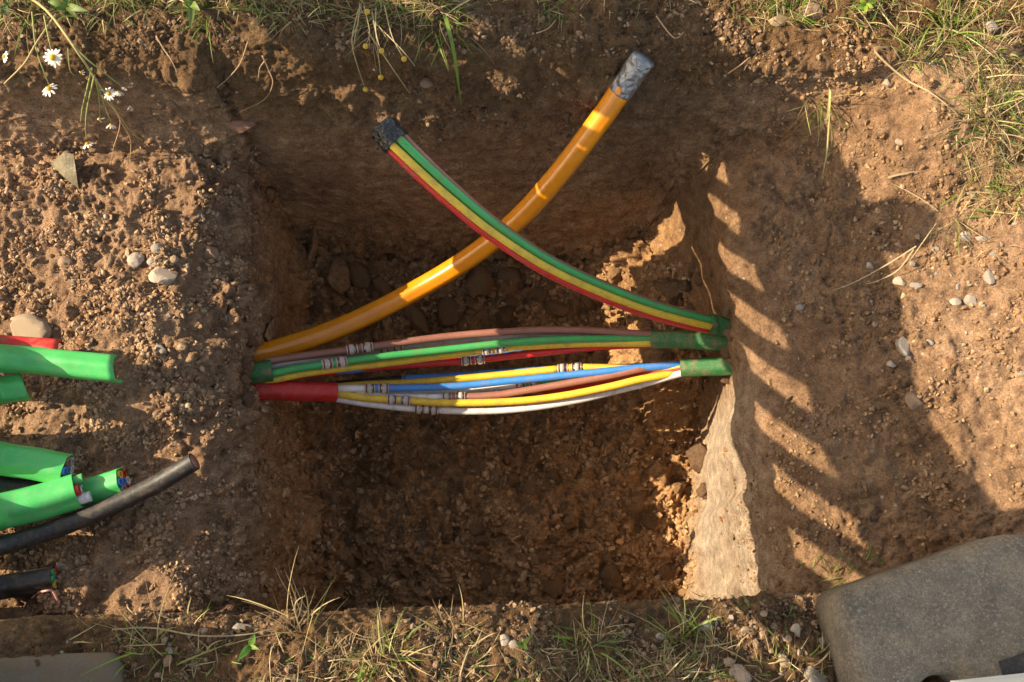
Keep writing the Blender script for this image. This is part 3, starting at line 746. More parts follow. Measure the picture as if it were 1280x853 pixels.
solid_cable([(-360, 738, -.135), (-250, 738, -.12), (-140, 738, -0.115), (-60, 702, -.06), (0, 683, -.10), (60, 665, -.118), (120, 641, -.125), (190, 608, -.122), (243, 577, -.112)], 0.0108, M['sheath_black'], 'long black cable curving across the trench floor with its end raised', core='brown')
solid_cable([(-360, 590, -.135), (-250, 590, -.12), (-140, 590, -0.115), (-60, 598, -.08), (0, 607, -.125), (60, 612, -.138), (110, 618, -.145)], 0.0125, M['sheath_black'], 'black cable tucked between the green ducts, its end hidden')
full_duct([(-360, 775, -.135), (-250, 775, -.12), (-140, 775, -0.105), (-60, 752, -.08), (0, 735, -.125), (35, 729, -.13), (68, 723, -.133)], 0.0140, M['sheath_black'], 'black ribbed duct with yellow, green and blue tube ends at the lower left edge', ['yellow', 'green', 'green', 'red', 'red', 'blue', 'blue'])
m = MB(); sweep(m, catmull([near(40, 748, .006), near(46, 742, .014), near(56, 739, .018), near(65, 739, .017), near(70, 746, .012), near(74, 756, .004)], 24), circle(8), 0.0014)
tag(m.build('wire_offcut', M['pink']), 'thin bent pink wire offcut beside the black ribbed duct', 'wire')

# ---------------------------------------------------------------- stones
from mathutils import noise as mnoise
def ico(sub):
    t = (1 + 5 ** .5) / 2
    v = [Vector(p).normalized() for p in ((-1, t, 0), (1, t, 0), (-1, -t, 0), (1, -t, 0), (0, -1, t), (0, 1, t), (0, -1, -t), (0, 1, -t), (t, 0, -1), (t, 0, 1), (-t, 0, -1), (-t, 0, 1))]
    f = [(0, 11, 5), (0, 5, 1), (0, 1, 7), (0, 7, 10), (0, 10, 11), (1, 5, 9), (5, 11, 4), (11, 10, 2), (10, 7, 6), (7, 1, 8), (3, 9, 4), (3, 4, 2), (3, 2, 6), (3, 6, 8), (3, 8, 9), (4, 9, 5), (2, 4, 11), (6, 2, 10), (8, 6, 7), (9, 8, 1)]
    for _ in range(sub):
        c = {}; nf = []
        def mid(a, b):
            k = (min(a, b), max(a, b))
            if k not in c: c[k] = len(v); v.append(((v[a] + v[b]) / 2).normalized())
            return c[k]
        for a, b, d in f:
            x, y, z = mid(a, b), mid(b, d), mid(d, a); nf += [(a, x, z), (b, y, x), (d, z, y), (x, y, z)]
        f = nf
    return v, f
ICO = {k: ico(k) for k in (0, 1, 2, 3)}
def rock_mesh(name, seed, sub, amp, cuts, mat, freq=1.3, rough=0.0, smooth=True):
    v, f = ICO[sub]; r = random.Random(seed); off = Vector((r.uniform(-50, 50), r.uniform(-50, 50), r.uniform(-50, 50)))
    planes = []
    for _ in range(cuts):
        n = Vector((r.gauss(0, 1), r.gauss(0, 1), r.gauss(0, 1))).normalized(); planes.append((n, r.uniform(0.5, 0.85)))
    out = []
    for p in v:
        q = p * (1 + amp * mnoise.noise(p * freq + off) + amp * 0.5 * mnoise.noise(p * freq * 2.3 + off))
        for n, d in planes:
            e = q.dot(n) - d
            if e > 0: q = q - n * (e * 0.92)
        if rough: q = q * (1 + rough * mnoise.noise(p * 5.5 + off) + rough * 0.6 * mnoise.noise(p * 11 + off))
        out.append(q)
    me = bpy.data.meshes.new(name); me.from_pydata([tuple(p) for p in out], [], f)
    me.polygons.foreach_set('use_smooth', [smooth] * len(f)); me.materials.append(mat); me.update(); return me
def place(name, me, px, py, size_px, asp=(1, .8, .6), rot=None, sink=0.35, col=None, label=None, cat='stone', group=None, lift=0.0):
    p, n = hit(px, py); r = 0.5 * mm(size_px, p.z)
    o = bpy.data.objects.new(name, me); COL.objects.link(o)
    o.scale = (r * asp[0], r * asp[1], r * asp[2])
    o.rotation_euler = rot if rot else (rnd.uniform(-.3, .3), rnd.uniform(-.3, .3), rnd.uniform(0, 6.28))
    o.location = p + Vector((0, 0, 1)) * (r * asp[2] * (1 - 2 * sink) + lift) 
    if col: o.color = (*col, 1)
    return tag(o, label, cat, group)
SM_R = [rock_mesh('stone', 100 + i, 3, 0.22, 1, M['stone'], 1.1, 0.015) for i in range(4)]
SM_A = [rock_mesh('stone', 200 + i, 2, 0.25, 9, M['stone'], 1.1, 0.02, False) for i in range(6)]
PALE, GREY, PINK, TAN, RUST = (0.44, 0.37, 0.31), (0.30, 0.27, 0.235), (0.38, 0.23, 0.16), (0.36, 0.26, 0.17), (0.36, 0.16, 0.085)
named = [
 (202, 347, 38, (1, .72, .6), 1, PALE, 'wedge-shaped speckled white stone on the trench floor, largest of its cluster'),
 (172, 327, 21, (1, .95, .7), 0, PALE, 'round white pebble up and left of the wedge-shaped speckled stone'),
 (264, 316, 23, (.95, .9, .7), 1, PINK, 'pinkish chipped stone near the rim between trench floor and pit'),
 (40, 413, 48, (1, .66, .5), 0, (0.36, 0.28, 0.2), 'large smooth oval cobble above the red duct'),
 (197, 311, 15, (1, .8, .5), 0, GREY, 'flat grey pebble behind the wedge-shaped speckled stone'),
 (191, 328, 12, (1, .9, .7), 0, PALE, 'small cream pebble wedged between the white stones'),
 (218, 325, 11, (1, .9, .7), 0, TAN, 'small yellowish pebble right of the white stone cluster'),
 (201, 437, 16, (1, .8, .6), 1, GREY, 'grey angular stone on the crumbly soil right of the ducts'),
 (228, 434, 11, (1, .8, .7), 0, TAN, 'small tan pebble beside the grey angular stone near the ducts'),
 (103, 428, 15, (1, .55, .5), 1, RUST, 'rust red brick chip behind the green split duct'),
 (160, 318, 15, (.6, 1, .5), 1, (0.5, 0.36, 0.22), 'thin upright yellowish chip left of the white pebble'),
 (138, 327, 16, (.5, 1, .5), 1, TAN, 'small tilted flake of stone in the shaded hollow of the trench floor'),
 (82, 190 + 138, 16, (1, .9, .6), 0, (0.3, 0.2, 0.13), 'earth coloured round pebble half buried in the trench floor'),
 (304, 157, 40, (1, .45, .4), 0, (0.30, 0.15, 0.10), 'reddish flat stone set in the far wall above the pit corner'),
 (533, 104, 16, (1, .9, .7), 0, (0.28, 0.18, 0.12), 'brown pebble sitting in a hole of the far wall'),
 (974, 27, 26, (1, .6, .6), 1, (0.46, 0.30, 0.18), 'tan angular stone on the far bank right of the taped orange duct'),
 (1014, 16, 34, (1, .6, .5), 1, (0.30, 0.19, 0.13), 'brown clod-like rock at the top edge of the far bank'),
 (1240, 75 - 40, 20, (1, .9, .6), 0, GREY, 'grey rounded stone among the grass at the top right'),
 (1108, 104, 17, (.8, 1, .6), 1, (0.4, 0.3, 0.22), 'blocky stone stuck on the sunlit slope below the far grass'),
 (1124, 178, 11, (1, .9, .6), 0, (0.4, 0.3, 0.22), 'small round pebble on the sunlit upper slope'),
 (1214, 245, 18, (1, .9, .6), 0, (0.42, 0.32, 0.24), 'tan stone beside the dry grass at the right edge'),
 (1230, 299, 20, (1, .42, .5), 1, PALE, 'pale flat oblong stone on the upper right slope'),
 (1207, 296, 15, (1, .8, .6), 1, PALE, 'pale chipped stone left of the flat oblong one on the right slope'),
 (1237, 348, 20, (.8, 1, .6), 1, GREY, 'upright grey stone near the right picture edge'),
 (1125, 353, 18, (1, .8, .6), 1, (0.48, 0.38, 0.3), 'left one of two neighbouring stones at the shadow edge on the right slope'),
 (1145, 357, 15, (1, .6, .5), 0, GREY, 'right one of two neighbouring stones at the shadow edge on the right slope'),
 (1087, 332, 11, (1, .9, .7), 1, PALE, 'lone pale pebble under dry stalks in the shaded slope'),
 (1129, 433, 26, (.6, 1, .5), 1, GREY, 'long grey stone standing in the gravel of the shaded slope'),
 (1213, 376, 16, (1, .9, .6), 0, GREY, 'rounded grey pebble in the row of gravel on the right slope'),
 (1195, 378, 18, (1, .55, .5), 0, PALE, 'flat pale pebble in the row of gravel on the right slope'),
 (1114, 456, 11, (1, .9, .7), 0, PALE, 'pale pebble below the long grey stone on the shaded slope'),
 (1162, 428, 10, (1, .8, .6), 0, GREY, 'grey pebble right of the long grey stone'),
 (1143, 500, 30, (.8, 1, .35), 0, (0.30, 0.2, 0.13), 'large flat earth coloured stone bedded in the right slope'),
 (1185, 453, 14, (1, .8, .6), 1, RUST, 'orange brown stone chip on the right slope'),
 (1000, 385, 10, (1, .8, .6), 0, GREY, 'grey pebble between the stripes of light on the right slope'),
 (631, 801, 15, (1, .9, .7), 1, PALE, 'white angular stone on the near bank in front of the pit'),
 (300, 785, 24, (1, .45, .5), 1, GREY, 'long pale stone at the near lip above the leafy weed'),
 (256, 789, 11, (1, .6, .5), 0, TAN, 'small oval pebble at the near lip left of the long pale stone'),
 (884, 783, 17, (.9, 1, .6), 1, GREY, 'grey stone in the dry grass left of the gravel patch'),
 (933, 789, 15, (1, .6, .6), 0, TAN, 'tan oval pebble on the near bank below the lit wall'),
 (995, 788, 13, (.9, 1, .7), 1, PALE, 'pale pointed stone near the corner of the grey foot'),
 (1028, 803, 11, (1, .9, .7), 0, GREY, 'small grey pebble beside the grey foot'),
 (1016, 847, 28, (1, .8, .6), 1, GREY, 'large grey angular stone at the bottom edge beside the grey foot'),
 (926, 842, 24, (1, .9, .6), 1, (0.34, 0.26, 0.2), 'brownish angular stone at the bottom edge in the gravel'),
 (980, 828, 12, (1, .9, .6), 0, TAN, 'tan pebble above the large grey stone at the bottom edge'),
 (912, 828, 13, (1, .7, .6), 0, TAN, 'oval tan pebble in the grass above the brownish stone'),
 (642, 826 - 20, 10, (1, .9, .7), 0, GREY, 'tiny grey stone touching the white angular one on the near bank'),
 (825, 672 + 125, 9, (1, .9, .7), 0, PALE, 'tiny pale stone among the near grass right of centre'),
 (210, 826, 11, (.8, 1, .7), 0, (0.35, 0.2, 0.12), 'reddish pebble right of the lower left grey plate'),
 (213, 825 - 12, 10, (1, .8, .6), 1, GREY, 'light grey pebble above the reddish one near the lower left plate'),
 (529, 679, 8, (1, .8, .6), 0, GREY, 'tiny grey pebble lying on the dark pit floor'),
 (77, 708 + 0, 11, (1, .8, .6), 1, (0.36, 0.29, 0.24), 'small grey stone just right of the black ribbed duct'),
 (106, 674, 9, (1, .9, .7), 1, PINK, 'small pinkish cube of stone below the long black cable'),
]
for i, (px, py, sz, asp, ang, col, lab) in enumerate(named):
    me = (SM_A[i % 6] if (ang or px > 1050) else SM_R[i % 4])
    place('stone', me, px, py, sz * 1.12, asp, (rnd.uniform(-.2, .2), rnd.uniform(-.2, .2), rnd.uniform(-.25, .25)), 0.38, col, lab)
gz = [((1020, 1280), (300, 520), 46, 'small pale gravel chip scattered on the bare slope right of the pit', 'gravel chips on the right slope'),
      ((865, 1050), (765, 850), 34, 'small gravel chip in the grassy patch beside the grey foot', 'gravel chips beside the grey foot'),
      ((20, 300), (200, 470), 40, 'small pebble in the loose sunlit soil of the trench floor', 'pebbles on the trench floor'),
      ((480, 620), (146, 166), 14, 'tiny pale grit stone in the light seam of the far wall', 'grit in the far wall')]
for (xr, yr, n, lab, grp) in gz:
    for k in range(n):
        px, py = rnd.uniform(*xr), rnd.uniform(*yr)
        if 'slope' in grp: px, py = (rnd.gauss(1170, 60), rnd.gauss(385, 65))
        px = min(px, 1278); c = rnd.choice([PALE, GREY, TAN, TAN, (0.38, .31, .25)])
        place('stone', rnd.choice(SM_A), px, py, rnd.uniform(3.5, 10.0) * (0.55 if 'grit' in grp else 1), (1, rnd.uniform(.6, 1), .6), None, 0.3, c, lab, 'stone', grp)

# ---------------------------------------------------------------- clods
CL = [rock_mesh('soil_clod', 300 + i, 3, 0.55, 9, M['clod'], 1.5, 0.17) for i in range(5)]
CLs = [rock_mesh('soil_clod', 320 + i, 2, 0.6, 8, M['clod'], 1.6, 0.16, False) for i in range(6)]
CP = [rock_mesh('soil_clod', 340 + i, 3, 0.45, 5, M['clod_pale'], 1.5, 0.14) for i in range(3)]
big = [(765, 727, 40, (.9, 1, .8), 'broad rounded clod at the near right of the pit floor'),
 (692, 729, 34, (1, .9, .7), 'squarish clod on the pit floor just behind the near lip'),
 (790, 628, 58, (1, .7, .6), 'largest dark clod on the pit floor left of the lit wall'),
 (812, 655, 26, (.8, 1, .7), 'oval clod below the largest dark clod'), (795, 662, 20, (1, .8, .7), 'small clod touching the oval one on the pit floor'),
 (600, 662, 26, (1, .9, .6), 'pale flat clod in the middle of the pit floor'), (683, 605, 28, (1, .8, .6), 'brown clod near the pit centre, below the white tube'),
 (608, 722, 22, (.8, 1, .6), 'upright clod at the front of the pit floor'), (505, 715, 24, (.6, 1, .6), 'long clod at the front of the pit floor, left of centre'),
 (600, 352, 60, (1, .75, .7), 'big clod at the base of the far wall beside the orange duct'), (520, 400, 40, (1, .8, .6), 'block of clay behind the upper tube bundle'),
 (560, 395, 46, (1, .8, .6), 'wide clay lump behind the upper tube bundle, right of the block'), (690, 385, 40, (1, .8, .7), 'clay lump between the loose bundle and the upper bundle'),
 (630, 398, 40, (1, .7, .6), 'low clay lump behind the middle of the upper bundle'), (735, 375, 30, (1, .9, .6), 'clod under the loose rising bundle'),
 (480, 365, 36, (1, .8, .7), 'clod beneath the left part of the orange duct'), (450, 345, 40, (1, .8, .7), 'clod right of the standing flake at the far left corner'),
 (640, 345, 36, (1, .9, .7), 'clod below the crossing of orange duct and loose bundle'), (395, 385, 26, (1, .9, .7), 'rounded clod at the foot of the left wall'),
 (770, 340, 34, (1, .8, .7), 'clod at the far wall right of the loose bundle')]
for i, (px, py, sz, asp, lab) in enumerate(big):
    place('soil_clod', CL[i % 5], px, py, sz * .9, asp, None, 0.36, None, lab, 'clod')
place('soil_clod', CP[0], 876, 572, 40, (.85, 1, .8), (0.2, 0.3, 0.4), 0.1, None, 'sunlit pale clod resting against the right wall', 'clod')
place('soil_clod', CP[1], 842, 364, 40, (1, .8, .8), None, 0.2, None, 'sunlit clod at the far right corner under the loose bundle', 'clod')
place('soil_clod', CP[2], 880, 615, 22, (1, .8, .8), None, 0.2, None, 'small sunlit clod below the one against the right wall', 'clod')
for k in range(150):
    px, py = rnd.uniform(395, 850), rnd.choice([rnd.uniform(338, 405), rnd.uniform(525, 735), rnd.uniform(525, 735)])
    place('soil_clod', rnd.choice(CLs), px, py, rnd.choice([8, 9, 10, 11, 12, 13, 15, 18, 22]), (1, rnd.uniform(.7, 1), rnd.uniform(.6, .9)), None, 0.25, None,
          'small brown clod in the rubble behind the upper tube bundle' if py < 420 else ('small brown clod on the left half of the open pit floor' if px < 560 else ('small brown clod on the middle of the open pit floor' if px < 710 else 'small brown clod on the right third of the open pit floor')),
          'clod', 'clods behind the tubes' if py < 420 else ('clods left on the pit floor' if px < 560 else ('clods mid pit floor' if px < 710 else 'clods right on the pit floor')))
for k in range(26):
    px, py = rnd.uniform(820, 900), rnd.uniform(330, 480)
    place('soil_clod', rnd.choice(CP), px, py, rnd.uniform(9, 20), (1, rnd.uniform(.7, 1), .8), None, 0.2, None, 'pale clod in the sunlit rubble at the far right of the pit', 'clod', 'clods in the sunlit rubble')
for px, py, sz, lab in ((312, 428, 20, 'clod packed above the orange duct where it leaves the left wall'), (308, 452, 18, 'clod packed between orange duct and upper bundle at the left wall'), (306, 478, 18, 'clod packed between the upper bundle and the red sheath'), (310, 503, 20, 'clod packed under the red sheath at the left wall'),
        (911, 392, 25, 'clod packed above the loose bundle at the right wall'), (913, 418, 21, 'clod packed between loose bundle and upper bundle at the right wall'), (912, 443, 23, 'clod packed between the two spliced bundles at the right wall'), (909, 473, 25, 'clod packed under the lower bundle at the right wall')):
    place('soil_clod', rnd.choice(CP), px, py, sz, (.9, 1, .8), None, 0.35, None, lab, 'clod')
# standing flakes of clay at the far left corner
def flake(pts_px, lift, th, label, seedn, mat='clod'):
    m = MB(); P = [near(px, py, lift) for px, py in pts_px]; c = sum(P, Vector()) / len(P)
    d = (CAMP - c).normalized(); n = len(P); r = random.Random(seedn)
    rings = []
    for k, s in ((0, 0.96), (1, 1.0), (2, 0.93), (3, 0.6)):
        rings.append([c + (p - c) * s * r.uniform(.96, 1.04) + d * (th * (-1, 0, .55, .8)[k]) * r.uniform(.7, 1.3) for p in P])
    V = [v for g in rings for v in g] + [c + d * th * .8]
    Fc = [(g * n + k, g * n + (k + 1) % n, (g + 1) * n + (k + 1) % n, (g + 1) * n + k) for g in range(3) for k in range(n)]
    Fc += [(3 * n + k, 3 * n + (k + 1) % n, 4 * n) for k in range(n)] + [tuple(reversed(range(n)))]
    m.add(V, Fc); o = m.build('clay_flake', M[mat]); tag(o, label, 'clay flake'); return o
flake([(418, 318), (430, 322), (437, 340), (438, 360), (426, 369), (415, 362), (408, 350), (413, 332)], .02, .012, 'upright flake of clay standing at the far left corner of the pit', 1)
flake([(392, 282), (398, 300), (396, 318), (388, 330), (383, 326), (388, 305)], .008, .006, 'thin flake peeling from the left wall at the far corner', 2)
flake([(345, 395), (352, 400), (350, 420), (336, 428), (330, 420), (336, 405)], .012, .008, 'curled flake on the left wall just above the orange duct', 3)

# ---------------------------------------------------------------- loose crumbs (uncountable)
def crumbs(name, label, regions, count, smin, smax, tints, seedn, sub=0):
    r = random.Random(seedn); v0, f0 = ICO[sub]; nv = len(v0)
    base = np.array([tuple(p) for p in v0]); fb = np.array(f0)
    Vs, Fs, Cs = [], [], []; k = 0
    g = np.random.RandomState(seedn)
    tries = 0
    while k < count and tries < count * 4:
        tries += 1
        (x0, x1, y0, y1, dens) = r.choices(regions, [q[4] for q in regions])[0]
        px, py = r.uniform(x0, x1), r.uniform(y0, y1)
        p, n = hit(px, py)
        if p is None: continue
        cl = mnoise.noise(p * 22)
        if cl < 0.02 and r.random() < 0.9: continue
        s = smin + (smax - smin) * r.random() ** 6.0
        jit = 1 + g.uniform(-.5, .4, (nv, 1)); sc = g.uniform(.45, 1.15, (1, 3))
        q = base * jit * sc * s
        a = r.uniform(0, 6.28); ca, sa = math.cos(a), math.sin(a)
        q = q @ np.array([[ca, sa, 0], [-sa, ca, 0], [0, 0, 1]])
        c = Vector(p) + n * (s * 0.25)
        Vs.append(q + np.array(tuple(c))); Fs.append(fb + k * nv)
        t = r.choice(tints); b = r.uniform(.78, 1.22); Cs.append(np.tile(np.array([t[0] * b, t[1] * b, t[2] * b, 1.0]), (nv, 1))); k += 1
    V = np.concatenate(Vs); Fc = np.concatenate(Fs); Cc = np.concatenate(Cs)
    me = bpy.data.meshes.new(name)
    me.vertices.add(len(V)); me.vertices.foreach_set('co', V.astype(np.float32).ravel())
    me.loops.add(Fc.size); me.loops.foreach_set('vertex_index', Fc.ravel().astype(np.int32))
    me.polygons.add(len(Fc)); me.polygons.foreach_set('loop_start', np.arange(len(Fc), dtype=np.int32) * 3)
    me.polygons.foreach_set('use_smooth', np.zeros(len(Fc), bool)); me.update(calc_edges=True)
    a = me.color_attributes.new('tint', 'FLOAT_COLOR', 'POINT'); a.data.foreach_set('color', Cc.astype(np.float32).ravel())
    me.materials.append(M['crumb']); o = bpy.data.objects.new(name, me); COL.objects.link(o)
    return tag(o, label, 'soil', kind='stuff')
SANDT = [(0.36, 0.225, 0.135), (0.31, 0.19, 0.11), (0.40, 0.27, 0.17), (0.27, 0.16, 0.092)]
CLAYT = [(0.44, 0.26, 0.135), (0.35, 0.205, 0.105), (0.48, 0.30, 0.165), (0.28, 0.165, 0.085)]
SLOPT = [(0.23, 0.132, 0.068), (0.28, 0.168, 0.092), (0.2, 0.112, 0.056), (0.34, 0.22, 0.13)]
HUMT = [(0.15, 0.09, 0.055), (0.12, 0.074, 0.045), (0.2, 0.125, 0.08), (0.25, 0.17, 0.11)]
crumbs('soil_crumbs', 'loose crumbs of sandy soil covering the trench floor', [(0, 265, 178, 560, 5), (0, 230, 560, 765, 2), (225, 325, 180, 765, 1.6)], 21000, .0006, .0048, SANDT, 5)
crumbs('soil_crumbs', 'loose crumbs of clay covering the pit floor', [(385, 860, 330, 410, 1.4), (325, 870, 500, 745, 3)], 15000, .001, .0075, CLAYT, 6)
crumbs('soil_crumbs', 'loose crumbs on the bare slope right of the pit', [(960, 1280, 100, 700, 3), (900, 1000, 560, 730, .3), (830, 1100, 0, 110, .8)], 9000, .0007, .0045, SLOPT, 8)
crumbs('soil_crumbs', 'loose dark crumbs along the far bank and near lip', [(0, 1000, 15, 70, 1.5), (100, 1030, 745, 853, 3), (450, 760, 95, 190, .5)], 9000, .0008, .0045, HUMT, 9)

# ---------------------------------------------------------------- grass
GRN = [(0.10, 0.17, 0.025), (0.13, 0.21, 0.03), (0.075, 0.135, 0.022), (0.17, 0.23, 0.05)]
STR = [(0.44, 0.33, 0.17), (0.36, 0.25, 0.13), (0.50, 0.39, 0.22), (0.30, 0.20, 0.11), (0.38, 0.30, 0.14)]
def blade(mb, p, d, L, w, bend, col, r, segs=5):
    d = Vector(d).normalized(); side = d.cross(Vector((r.gauss(0, 1), r.gauss(0, 1), r.gauss(0, 1)))).normalized()
    V = []; q = Vector(p); dirv = d.copy(); sag = Vector((r.uniform(-.8, .8), r.uniform(-.8, .8), -1)) * bend / segs
    for k in range(segs + 1):
        t = k / segs; ww = w * (1 - t ** 2.2) * 0.5 + 0.00008
        V += [q - side * ww, q + side * ww]
        dirv = (dirv + sag).normalized(); q = q + dirv * (L / segs)
    mb.add(V, [(2 * k, 2 * k + 1, 2 * k + 3, 2 * k + 2) for k in range(segs)], 0, col)
def tuft(mb, px, py, n, L, spread, green, r, rad=0.008, lean=(0, 0), up=1.0, bend=0.5, wmul=1.0):
    p, nn = hit(px, py)
    for _ in range(n):
        a = r.uniform(0, 6.28); q = p + Vector((math.cos(a), math.sin(a), 0)) * rad * r.random() - Vector((0, 0, .004))
        a = a + r.gauss(0, 1.2)
        d = (math.cos(a) * spread * r.random() + lean[0], math.sin(a) * spread * r.random() + lean[1], up * r.uniform(.25, 1.3))
        c = r.choice(GRN) if r.random() < green else r.choice(STR); b = r.uniform(.75, 1.2)
        blade(mb, q, d, L * r.uniform(.45, 1.15), r.uniform(.0006, .0017) * wmul * (1.25 if c in GRN else 0.9), bend * r.uniform(.3, 1.6), tuple(b * x for x in c), r)
rg = random.Random(21)
mb = MB()
def strip(x0, x1, y0, y1, count, L, green, spread=1.3, bend=0.9, per=(4, 9), keep=None):
    for _ in range(count):
        px, py = rg.uniform(x0, x1), rg.uniform(y0, y1)
        if keep and not keep(px, py): continue
        tuft(mb, px, py, rg.randint(*per), L * rg.uniform(.6, 1.2), spread, green, rg, 0.012, (rg.uniform(-.4, .4), rg.uniform(-.4, .4)), 0.8, bend)
def clump(px, py): return mnoise.noise(Vector((px / 55.0, py / 55.0, 3))) > -0.08
strip(-20, 130, -20, 22, 90, .05, .4, bend=1.4); strip(120, 340, -20, 12, 90, .045, .45, bend=1.4); strip(330, 570, -20, 28, 150, .05, .25, bend=1.4)
strip(560, 960, -20, 14, 80, .03, .15); strip(940, 1290, -20, 30, 170, .045, .35, bend=1.2); strip(1120, 1290, 20, 80, 110, .045, .35, bend=1.2); strip(1205, 1290, 70, 260, 150, .05, .25, bend=1.2)
strip(150, 1030, 818, 868, 280, .034, .16, keep=clump, spread=2.2, bend=1.3); strip(400, 900, 806, 868, 330, .034, .17, keep=clump, spread=2.2, bend=1.3); strip(430, 880, 782, 868, 70, .03, .25, keep=clump, spread=2.0)
strip(870, 1040, 745, 868, 35, .03, .5, per=(2, 5)); strip(40, 240, 775, 815, 16, .04, .2, per=(2, 4))
strip(1165, 1290, 250, 330, 14, .04, .15, per=(1, 4)); strip(1000, 1110, 700, 735, 10, .03, .8, per=(2, 5))
for _ in range(1500):
    x, y = rg.uniform(-1.5, 1.6), rg.uniform(-0.9, 1.5)
    if (-0.07 < y < 0.79 and x < 0.68) or (-0.06 < y < 0.6 and x < 0.9) or (abs(x) < 0.68 and -0.05 < y < 0.80): continue
    p, nn = drop(x, y)
    for k in range(rg.randint(5, 10)):
        a = rg.uniform(0, 6.28); c = rg.choice(GRN) if rg.random() < .35 else rg.choice(STR)
        blade(mb, p + Vector((rg.uniform(-.03, .03), rg.uniform(-.03, .03), -.004)), (math.cos(a) * rg.random() * 1.6, math.sin(a) * rg.random() * 1.6, rg.uniform(.3, 1.2)), rg.uniform(.03, .08), rg.uniform(.0008, .002), rg.uniform(.4, 1.6), c, rg, 4)
go = mb.build('grass', M['blade'], origin=(0, 0, 0)); tag(go, 'short mixed green and straw coloured grass on the banks round the pit', 'grass', kind='stuff')
tufts = [(372, 790, 30, .07, .9, .12, (-.05, .2), 'pale dry tuft sticking up at the near lip above the leafy weed'),
 (860, 803, 55, .055, 1.0, .45, (-.1, -.2), 'dense green and straw tuft on the near bank below the lit wall'),
 (735, 812, 50, .055, 1.2, .35, (0, -.15), 'spreading grass tuft on the near bank right of the white stone'),
 (480, 822, 80, .05, 1.3, .25, (0, -.1), 'thick straw coloured tuft at the bottom left of the near bank'),
 (560, 792, 20, .045, 1.2, .2, (.1, .15), 'thin tuft with curled dry blades leaning over the near lip'),
 (1060, 722, 16, .045, 1.2, .95, (-.3, .1), 'small green tuft at the far corner of the grey foot'),
 (1030, 130, 26, .075, .6, .25, (-.05, -.6), 'straw tuft hanging down the slope at the upper right'),
 (985, 12, 40, .07, .9, .55, (-.1, -.3), 'green and straw tuft on the far bank right of the taped orange duct'),
 (555, 20, 34, .075, .8, .8, (.0, -.4), 'green tuft drooping over the far wall above the pit'),
 (470, 22, 40, .065, 1.0, .45, (.0, -.3), 'straw tuft overhanging the far wall above the black taped end'),
 (1240, 150, 60, .085, 1.1, .4, (-.2, -.1), 'large sunlit tuft of dry grass at the right edge'),
 (1190, 45, 50, .08, 1.1, .5, (-.2, -.2), 'sunlit grass tuft at the upper right corner of the bank'),
 (1195, 270, 22, .06, 1.2, .2, (-.3, -.1), 'sparse dry tuft beside the stones of the right slope'),
 (190, 820, 22, .07, 1.0, .35, (.1, .2), 'straggly tuft right of the lower left grey plate'),
 (262, 12, 30, .05, 1.0, .9, (0, -.2), 'bright green tuft on the far bank above the left trench'),
 (700, 6, 24, .05, 1.0, .3, (0, -.3), 'dry grass tuft on the far bank between the two taped ends')]
for (px, py, n, L, spd, gr, lean, lab) in tufts:
    t = MB(); tuft(t, px, py, int(n * 1.3), L, spd, gr, rg, .024, lean, .8, 1.0, 1.0)
    o = t.build('grass_tuft', M['blade']); tag(o, lab, 'grass tuft')
def long_blade(pts, w, col, label, name='grass_stalk', cat='grass stalk'):
    m = MB(); path = catmull(pts, 14); V = []
    for i, (p, t, s, u) in enumerate(frames(path)):
        q = i / 14; ww = w * (1 - q ** 3) * .5 + .0001; dv = (CAMP - p).normalized(); sd = t.cross(dv).normalized(); V += [p - sd * ww, p + sd * ww]
    m.add(V, [(2 * k, 2 * k + 1, 2 * k + 3, 2 * k + 2) for k in range(14)], 0, col)
    return tag(m.build(name, M['blade']), label, cat)
long_blade([near(556, 20, .01), near(563, 45, .04), near(569, 75, .045), near(573, 105, .035), near(577, 134, .02)], .0042, (0.12, 0.20, 0.035), 'long green grass blade hanging down the far wall above the pit')
long_blade([near(1034, 150, .01), near(1038, 110, .012), near(1034, 185, .02), near(1031, 205, .02), near(1027, 226, .012)], .0018, (0.40, 0.36, 0.14), 'thin straw blade hanging in the shade of the upper right slope')
long_blade([near(1120, 60, .005), near(1092, 62, .012), near(1130, 98, .014), near(1165, 117, .01), near(1205, 150, .006)], .0020, (0.42, 0.31, 0.17), 'long dry stalk lying across the sunlit upper right slope')
long_blade([near(1145, 308, .02), near(1110, 330, .015), near(1070, 352, .01), near(1035, 366, .004)], .0014, (0.40, 0.31, 0.18), 'long dry stalk lying over the lone pale pebble on the shaded slope')
long_blade([near(1142, 312, .025), near(1122, 338, .018), near(1095, 352, .012), near(1078, 356, .006)], .0013, (0.40, 0.31, 0.18), 'shorter dry stalk beside the long one on the shaded slope')
long_blade([near(1110, 222, .004), near(1130, 217, .006), near(1150, 214, .004)], .0022, (0.30, 0.22, 0.14), 'short brown twig on the sunlit slope above the shadow edge')
long_blade([near(140, 787, .01), near(190, 785, .014), near(250, 795, .014), near(310, 793, .012), near(350, 783, .008)], .0014, (0.34, 0.25, 0.15), 'long curved dry stalk along the near lip at the left')

